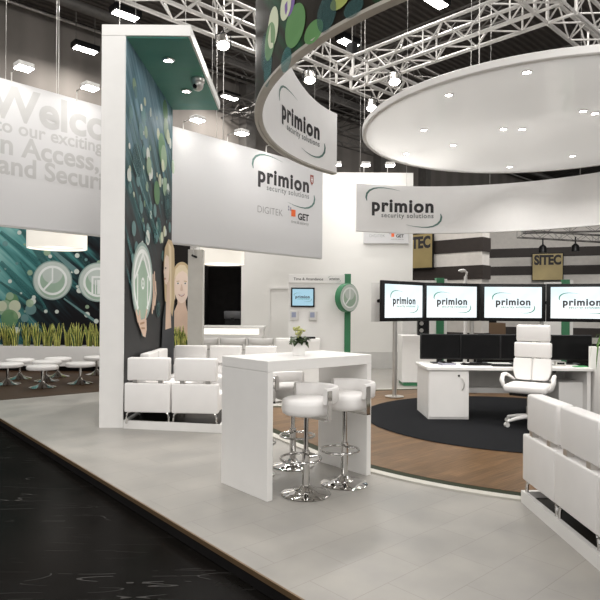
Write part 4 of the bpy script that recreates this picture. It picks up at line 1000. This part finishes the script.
# side cabinet and trailing plant at the right edge
t = thing('side_cabinet', 'tall white side cabinet at the right end of the desk', 'cabinet', (4.28, 7.95, .022)); obj('body', box(NB(), -.29, .29, -.25, .2, 0, 1.0, .004), WHITE, t); obj('door', box(NB(), -.28, .28, -.268, -.25, .03, .98, .003), WHITE, t)
t = thing('trailing_plant', 'green strappy plant whose leaves hang over the side cabinet edge', 'potted plant', (4.12, 7.80, 1.022)); obj('pot', lathe(NB(), [(0, 0), (.05, 0), (.065, .11), (.058, .11), (.055, .09), (0, .09)], seg=24), POT, t, 40)
bm = NB()
for k, a in enumerate((200, 215, 230, 250, 280, 330, 20, 60, 110, 160)):
    d_ = Vector((math.cos(R(a)), math.sin(R(a)), 0)); hang = (.28, .42, .36, .30, .15, .1, .1, .1, .1, .2)[k]
    pts = [Vector((0, 0, .09)), d_*.08+Vector((0, 0, .19)), d_*.17+Vector((0, 0, .17)), d_*.23+Vector((0, 0, .04)), d_*.25+Vector((0, 0, -hang*.5)), d_*.26+Vector((0, 0, -hang))]
    s = Vector((-d_.y, d_.x, 0)); P = [(bm.verts.new(p-s*w), bm.verts.new(p+s*w)) for p, w in zip(pts, (.006, .012, .013, .012, .009, .001))]
    for u, v in zip(P, P[1:]): bm.faces.new([u[0], u[1], v[1], v[0]])
obj('leaf', bm, LEAFG, t, 'keep')

# ------------------------------------------------------------------ kiosks
def icon_button(parent, x, z, r, y, turn=42):
    """round sign: green drum with a grey face and a clock icon"""
    RZ = Matrix.Translation((x, y, z)) @ Matrix.Rotation(R(turn), 4, 'Z')
    bm = NB(); tm = NB(); lathe(tm, [(0, 0), (r, 0), (r, .11), (r*.94, .13), (0, .13)], seg=48); merge(bm, tm, 0, RZ @ Matrix.Rotation(R(90), 4, 'X'))
    s = obj('round_sign', bm, GREEN, parent, 40)
    fn = lambda u, v, lift: RZ @ Vector((u, -.131-lift, v))
    print_mesh('clock_icon', [(circ(0, 0, r*.93, 40), P_BUTTON), (circ(0, -.05*r, r*.7, 36), P_BUTTON2), (circ(0, .35*r, r*.5, 30), P_BUTTON), (ringpoly(0, 0, r*.62, r*.74), P_ICON), (bar2(0, 0, 0, r*.6, .03), P_ICON), (bar2(0, 0, -r*.42, -r*.45, .03), P_ICON)], fn, [P_BUTTON, P_BUTTON2, P_ICON], s)
KX, KY = -.235, 12.0
t = thing('display_kiosk', 'white demonstration kiosk with a green stripe, small screen and round clock sign', 'kiosk', (KX, KY, 0), R(0))
obj('panel', box(NB(), 0, 1.18, 0, .12, 0, 2.02, .004), WHITE, t)
hd = obj('header', box(NB(), 0, 1.14, -.03, .12, 2.03, 2.20, .004), WHITE, t)
bm = NB(); put_text(bm, 'Time & Attendance', .10, 2.085, .60, lambda u, v: (u, -.032, v), bold=.01, mi=0); obj('lettering', bm, DKTXT, hd, 'keep')
a_, b2 = logo(hd, lambda u, v: (.83+u, -.032, 2.10+v), .20)
obj('green_stripe', box(NB(), 1.14, 1.265, -.035, .12, 0, 2.22, .003), GREEN, t)
icon_button(t, 1.13, 1.73, .285, -.22)
obj('sign_arm', tube(NB(), [(1.2, -.03, 1.73), (1.13, -.22, 1.73)], .03, 10), STEEL, t, 40)
t2 = thing('tablet_screen', 'small lit blue screen on the white kiosk panel', 'screen', (KX+.03, KY-.005, 1.72))
obj('bezel', box(NB(), .02, .50, -.045, -.0, -.18, .215, .006), GLOSSB, t2)
BLUES = mat('blue_screen', (.1, .2, .25), .3, emit=(.42, .66, .80), es=.5)
s = obj('screen', box(NB(), .05, .47, -.048, -.045, -.15, .185), BLUES, t2); logo(s, lambda u, v: (.11+u, -.0505, .0+v), .29, GREENTXT, SWOOSH)
def reader(x, label):
    t = thing('wall_reader', label, 'card reader', (KX+x, KY-.005, 1.27), 0, 'wall readers on the kiosk')
    obj('body', box(NB(), -.085, .085, -.05, 0, 0, .19, .01), GREYPANEL, t, 30); obj('display', box(NB(), -.06, .03, -.053, -.05, .06, .165), mat('reader_display', (.30, .33, .45), .3), t)
    obj('slot', box(NB(), .06, .085, -.054, -.02, .01, .18), STEEL, t)
r0 = reader(.125, 'small grey wall reader on the kiosk below the blue screen'); reader(.50, 'small pale wall reader on the kiosk, right one of the two')
t = thing('kiosk_cabinet', 'low white cabinet standing before the kiosk behind the potted flower', 'cabinet', (-.06, 11.4, 0)); obj('body', box(NB(), -.40, .45, -.2, .3, 0, .93, .004), WHITE, t); obj('door', box(NB(), -.39, .44, -.218, -.2, .03, .9, .003), WHITE, t)
tag(obj('barcode_scanner', box(NB(), -.1, .1, -.03, .03, 0, .04, .012), BLACK, None, 30, loc=(.2, 11.35, .93), rot=(0, 0, R(10))), 'small black scanner lying on the low kiosk cabinet', 'scanner')

def kiosk_far(loc, rz, label, w=.75):
    t = thing('display_kiosk', label, 'kiosk', loc, rz)
    obj('panel', box(NB(), -w, 0, 0, .12, 0, 2.14, .004), WHITE, t); obj('green_stripe', box(NB(), 0, .17, -.02, .12, 0, 2.20, .003), GREEN, t); obj('side_panel', box(NB(), .17, .24, -.01, .5, 0, 2.18, .003), WHITE, t)
    obj('notice', box(NB(), -.33, -.2, -.006, 0, .88, 1.05), PAPER, t)
    return t
kiosk_far((2.98, 12.9, 0), R(6), 'white kiosk with a green stripe behind the second big monitor'); kiosk_far((5.85, 13.2, 0), R(-14), 'white kiosk with a green stripe behind the rightmost big monitor', .35)
t = thing('floor_cabinet', 'white cabinet with a green base behind the first desk monitor', 'cabinet', (2.32, 11.75, 0), R(0)); obj('body', box(NB(), -.30, .40, -.12, .42, .07, .99, .004), WHITE, t); obj('plinth', box(NB(), -.27, .38, -.10, .40, .0, .07), GREEN, t)
t = thing('lens_device', 'black device with two lenses on the white floor cabinet', 'device', (2.46, 11.85, .99)); obj('body', box(NB(), -.10, .13, -.06, .08, 0, .34, .02), BLACK, t, 30)
for z in (.1, .24): obj('lens', lathe(NB(), [(0, 0), (.04, 0), (.04, .012), (0, .012)], seg=18), STEEL, t, 40, loc=(-.03, -.06, z), rot=(R(90), 0, 0))
t = thing('arm_spotlight', 'white arm lamp standing on a post behind the second big monitor', 'lamp', (3.42, 12.2, 0)); obj('post', lathe(NB(), [(0, 0), (.15, 0), (.15, .02), (.04, .03), (.035, 2.2), (0, 2.2)], seg=18), WHITE, t, 40); obj('arm', tube(NB(), [(0, 0, 2.18), (.02, -.02, 2.28), (-.06, -.06, 2.32), (-.12, -.1, 2.30)], .025, 8), WHITE, t, 40); obj('head', sphere(NB(), (-.1, -.1, 2.31), .07, 1.2, 1, .5), WHITE, t, 60)

# small sign on the back wall
t = thing('wall_sign', 'small white sign board with pale words and an orange square on the back wall', 'sign', (0, 0, 0)); obj('board', box(NB(), 1.60, 2.74, 14.95, 15.02, 3.17, 3.57, .003), FABRIC, t)
get_logo(t, lambda u, v: (u, 14.947, v), 1.75, 2.14, 2.42, 2.62, 3.33, (2.30, 2.375, 3.34, 3.43), .12)

# ------------------------------------------------------------------ reception counter
t = thing('reception_counter', 'white reception counter with a glowing niche in front of the black recess', 'counter', (-1.42, 13.1, 0))
obj('body', box(NB(), -.72, .60, -.2, .5, 0, .93, .004), WHITE, t); obj('counter_top', box(NB(), -.74, .64, -.28, .5, 1.06, 1.11, .004), WHITE, t)
obj('niche_light', box(NB(), -.70, .52, -.1, -.06, .94, 1.05), NICHE, t); obj('end_panel', box(NB(), .53, .62, -.24, .5, .88, 1.06), WHITE, t); obj('upstand', box(NB(), -.70, .52, -.06, .45, .88, 1.06), WHITE, t)
obj('pull_handle', box(NB(), .42, .445, -.225, -.2, .55, .80), STEEL, t)
for x, lb in ((-1.98, 'white bar stool at the reception counter, left one'), (-1.40, 'white bar stool at the reception counter, middle one'), (-.82, 'white bar stool at the reception counter, right one')):
    c = copy_tree(s0, (x, 12.45, 0), R(-90), lb); c['group'] = 'white bar stools at the counter'
t = thing('back_cabinet', 'black sideboard standing in the recess behind the counter', 'sideboard', (-1.78, 15.4, 0)); obj('body', box(NB(), -.25, .28, -.2, .3, 0, .98, .004), BLACK, t); obj('sideboard_top', box(NB(), -.27, .28, -.21, .3, .98, 1.01), STEEL, t)
t = thing('coffee_machine', 'dark coffee machine on the sideboard behind the counter', 'coffee machine', (-1.74, 15.4, 1.01)); obj('body', box(NB(), -.2, .2, -.12, .2, .0, .22, .01), BLACK, t); obj('head', box(NB(), -.22, .22, -.18, .2, .22, .42, .02), mat('dark_steel', (.10, .10, .105), .35, metal=.6), t, 30); obj('spout', box(NB(), -.04, .04, -.2, -.16, .16, .24), BLACK, t); obj('drip_tray', box(NB(), -.2, .2, -.2, -.12, 0, .04), STEEL, t)
t = thing('security_camera', 'small black camera on a stem beside the drum lamp at the counter', 'security camera', (-1.98, 12.55, 2.5)); obj('stem', tube(NB(), [(0, 0, .14), (0, 0, 0)], .012, 8), STEEL, t); obj('ceiling_plate', box(NB(), -.05, .05, -.05, .05, .13, .15), STEEL, t); obj('body', tube(NB(), [(-.03, .02, .0), (.06, -.04, -.04)], .02, 12), BLACK, t, 40)
o = bpy.data.objects['security_camera']; o.location = (-1.99, 11.0, 2.49)

# ------------------------------------------------------------------ neighbouring stand with striped walls
def striped(name, a, b, zdark, h, ztop, label, th=.4):
    a = Vector((*a, 0)); b = Vector((*b, 0)); L = (b-a).length
    t = thing(name, label, 'stand wall', a, math.atan2(b.y-a.y, b.x-a.x))
    z = -.1; bm0 = NB(); bm1 = NB(); zs = sorted(zdark); cur = -.1
    for z0 in zs:
        if z0 > cur: box(bm1, 0, L, 0, th, cur, z0)
        box(bm0, -.01, L+.05, -.03, th, z0, z0+h); cur = z0+h
    box(bm1, 0, L, 0, th, cur, ztop)
    obj('dark_stripes', bm0, STRIPED, t); obj('pale_stripes', bm1, STRIPEL, t)
    return t
striped('striped_wall', (3.2, 21.6), (5.85, 19.0), [3.40, 2.50, 1.55, .3], .45, 4.5, 'brown and white striped stand wall ending behind the second big monitor', .5)
striped('striped_wall', (9.6, 30.2), (16.5, 27.5), [4.15, 3.25, 2.35, 1.3, .2], .45, 5.9, 'brown and white striped stand wall carrying the gold sign farther back')
obj('stand_counter', box(NB(), 4.2, 8.2, 23.5, 24.2, -.1, .98, .01), BROWNW); tag(bpy.data.objects['stand_counter'], 'brown counter of the neighbouring stand behind the desk monitors', 'counter')
tag(obj('dark_screen_wall', box(NB(), 4.0, 8.5, 25.5, 25.7, -.1, 1.9), BLACKM), 'dark partition of the neighbouring stand below the big monitors', 'partition')
def gold_sign(loc, rz, w, h, label):
    t = thing('gold_sign', label, 'sign', loc, rz, 'gold signs of the neighbouring stand')
    obj('board', box(NB(), -w/2, w/2, -.04, 0, -h/2, h/2), GOLD, t); obj('frame', box(NB(), -w/2-.04, w/2+.04, -.03, .03, -h/2-.04, h/2+.04), BLACK, t)
    bm = NB(); put_text(bm, 'SITEC', -w*.45, h*.10, w*.90, lambda u, v: (u, -.045, v), bold=.05, sy=1.3); obj('lettering', bm, DKTXT, t, 'keep')
gold_sign((12.15, 29.0, 3.63), R(-21), 1.36, 1.28, 'gold square sign with black capitals on the far striped wall')
gold_sign((4.09, 20.52, 3.52), R(-44), 1.16, 1.16, 'gold sign half hidden behind the edge of the white back wall')
truss('stand_truss', (10, 26.5, 4.95), (17, 24.5, 4.95), .35, .35, .02, DTRUSS, 'thin dark truss above the far striped wall', 'thin trusses of the neighbouring stand', .5)
truss('stand_truss', (9.2, 24.8, 4.55), (16, 27.2, 4.65), .3, .3, .018, DTRUSS, 'thin dark truss slanting before the far striped wall', 'thin trusses of the neighbouring stand', .5)
for loc, lb in (((10.35, 25.2, 4.1), 'black stage lamp under the thin truss, left of the gold sign'), ((12.0, 25.75, 4.22), 'black stage lamp under the thin truss, right above the gold sign')):
    t = thing('stage_spotlight', lb, 'stage lamp', loc, 0, 'black stage lamps'); obj('body', lathe(NB(), [(0, -.15), (.17, -.15), (.15, .1), (.06, .2), (0, .2)], seg=18), BLACK, t, 40); obj('yoke', tube(NB(), [(0, 0, .2), (0, 0, .5)], .03, 6), BLACK, t)

# ------------------------------------------------------------------ ambient and added fill light
world = bpy.data.worlds.new('hall_air'); sc.world = world; world.use_nodes = True
bg = world.node_tree.nodes['Background']; bg.inputs[0].default_value = (1, .978, .945, 1); bg.inputs[1].default_value = .5
# unseen area lamps added above the stand and behind the viewer to brighten it
for x, y, z, tx, ty, p, w, h in ((-5, 2, 9, -4, 6, 300, 2.2, 1.2), (2, 1, 9, 2, 5, 300, 2.2, 1.2), (-1.5, 5.5, 9, -1.5, 7, 260, 2.2, 1.2), (6, 5, 9, 5, 7, 260, 2.2, 1.2), (-6, 9, 9, -6, 10, 220, 2.2, 1.2), (9, 18, 9, 9, 22, 1100, 2.2, 1.2),
                                (-4, -4, 7, -1, 8, 500, 4, 2), (3, -5, 7, 1, 8, 540, 4, 2), (9, 1, 7, 3, 9, 350, 3, 2), (-1.2, 12.2, 8.5, -1.2, 13.2, 270, 2, 1.2), (1.0, 10.5, 8.5, 0.6, 12.6, 280, 2, 1.2), (-5.5, 12.2, 8.5, -5.5, 13.5, 300, 2, 1.2)):
    L = bpy.data.lights.new('fill_lamp', 'AREA'); L.shape = 'RECTANGLE'; L.size = w; L.size_y = h; L.energy = p*.37; L.color = (1, .978, .945)
    o = bpy.data.objects.new('fill_lamp', L); COL.objects.link(o); o.location = (x, y, z)
    o.rotation_euler = (Vector((tx, ty, 1))-Vector((x, y, z))).to_track_quat('-Z', 'Y').to_euler()

sc.view_settings.view_transform = 'Standard'; sc.view_settings.look = 'None'; sc.view_settings.gamma = 1; sc.view_settings.use_curve_mapping = False
sc.view_settings.exposure = .52
sc.cycles.use_denoising = True
sc.cycles.max_bounces = 8
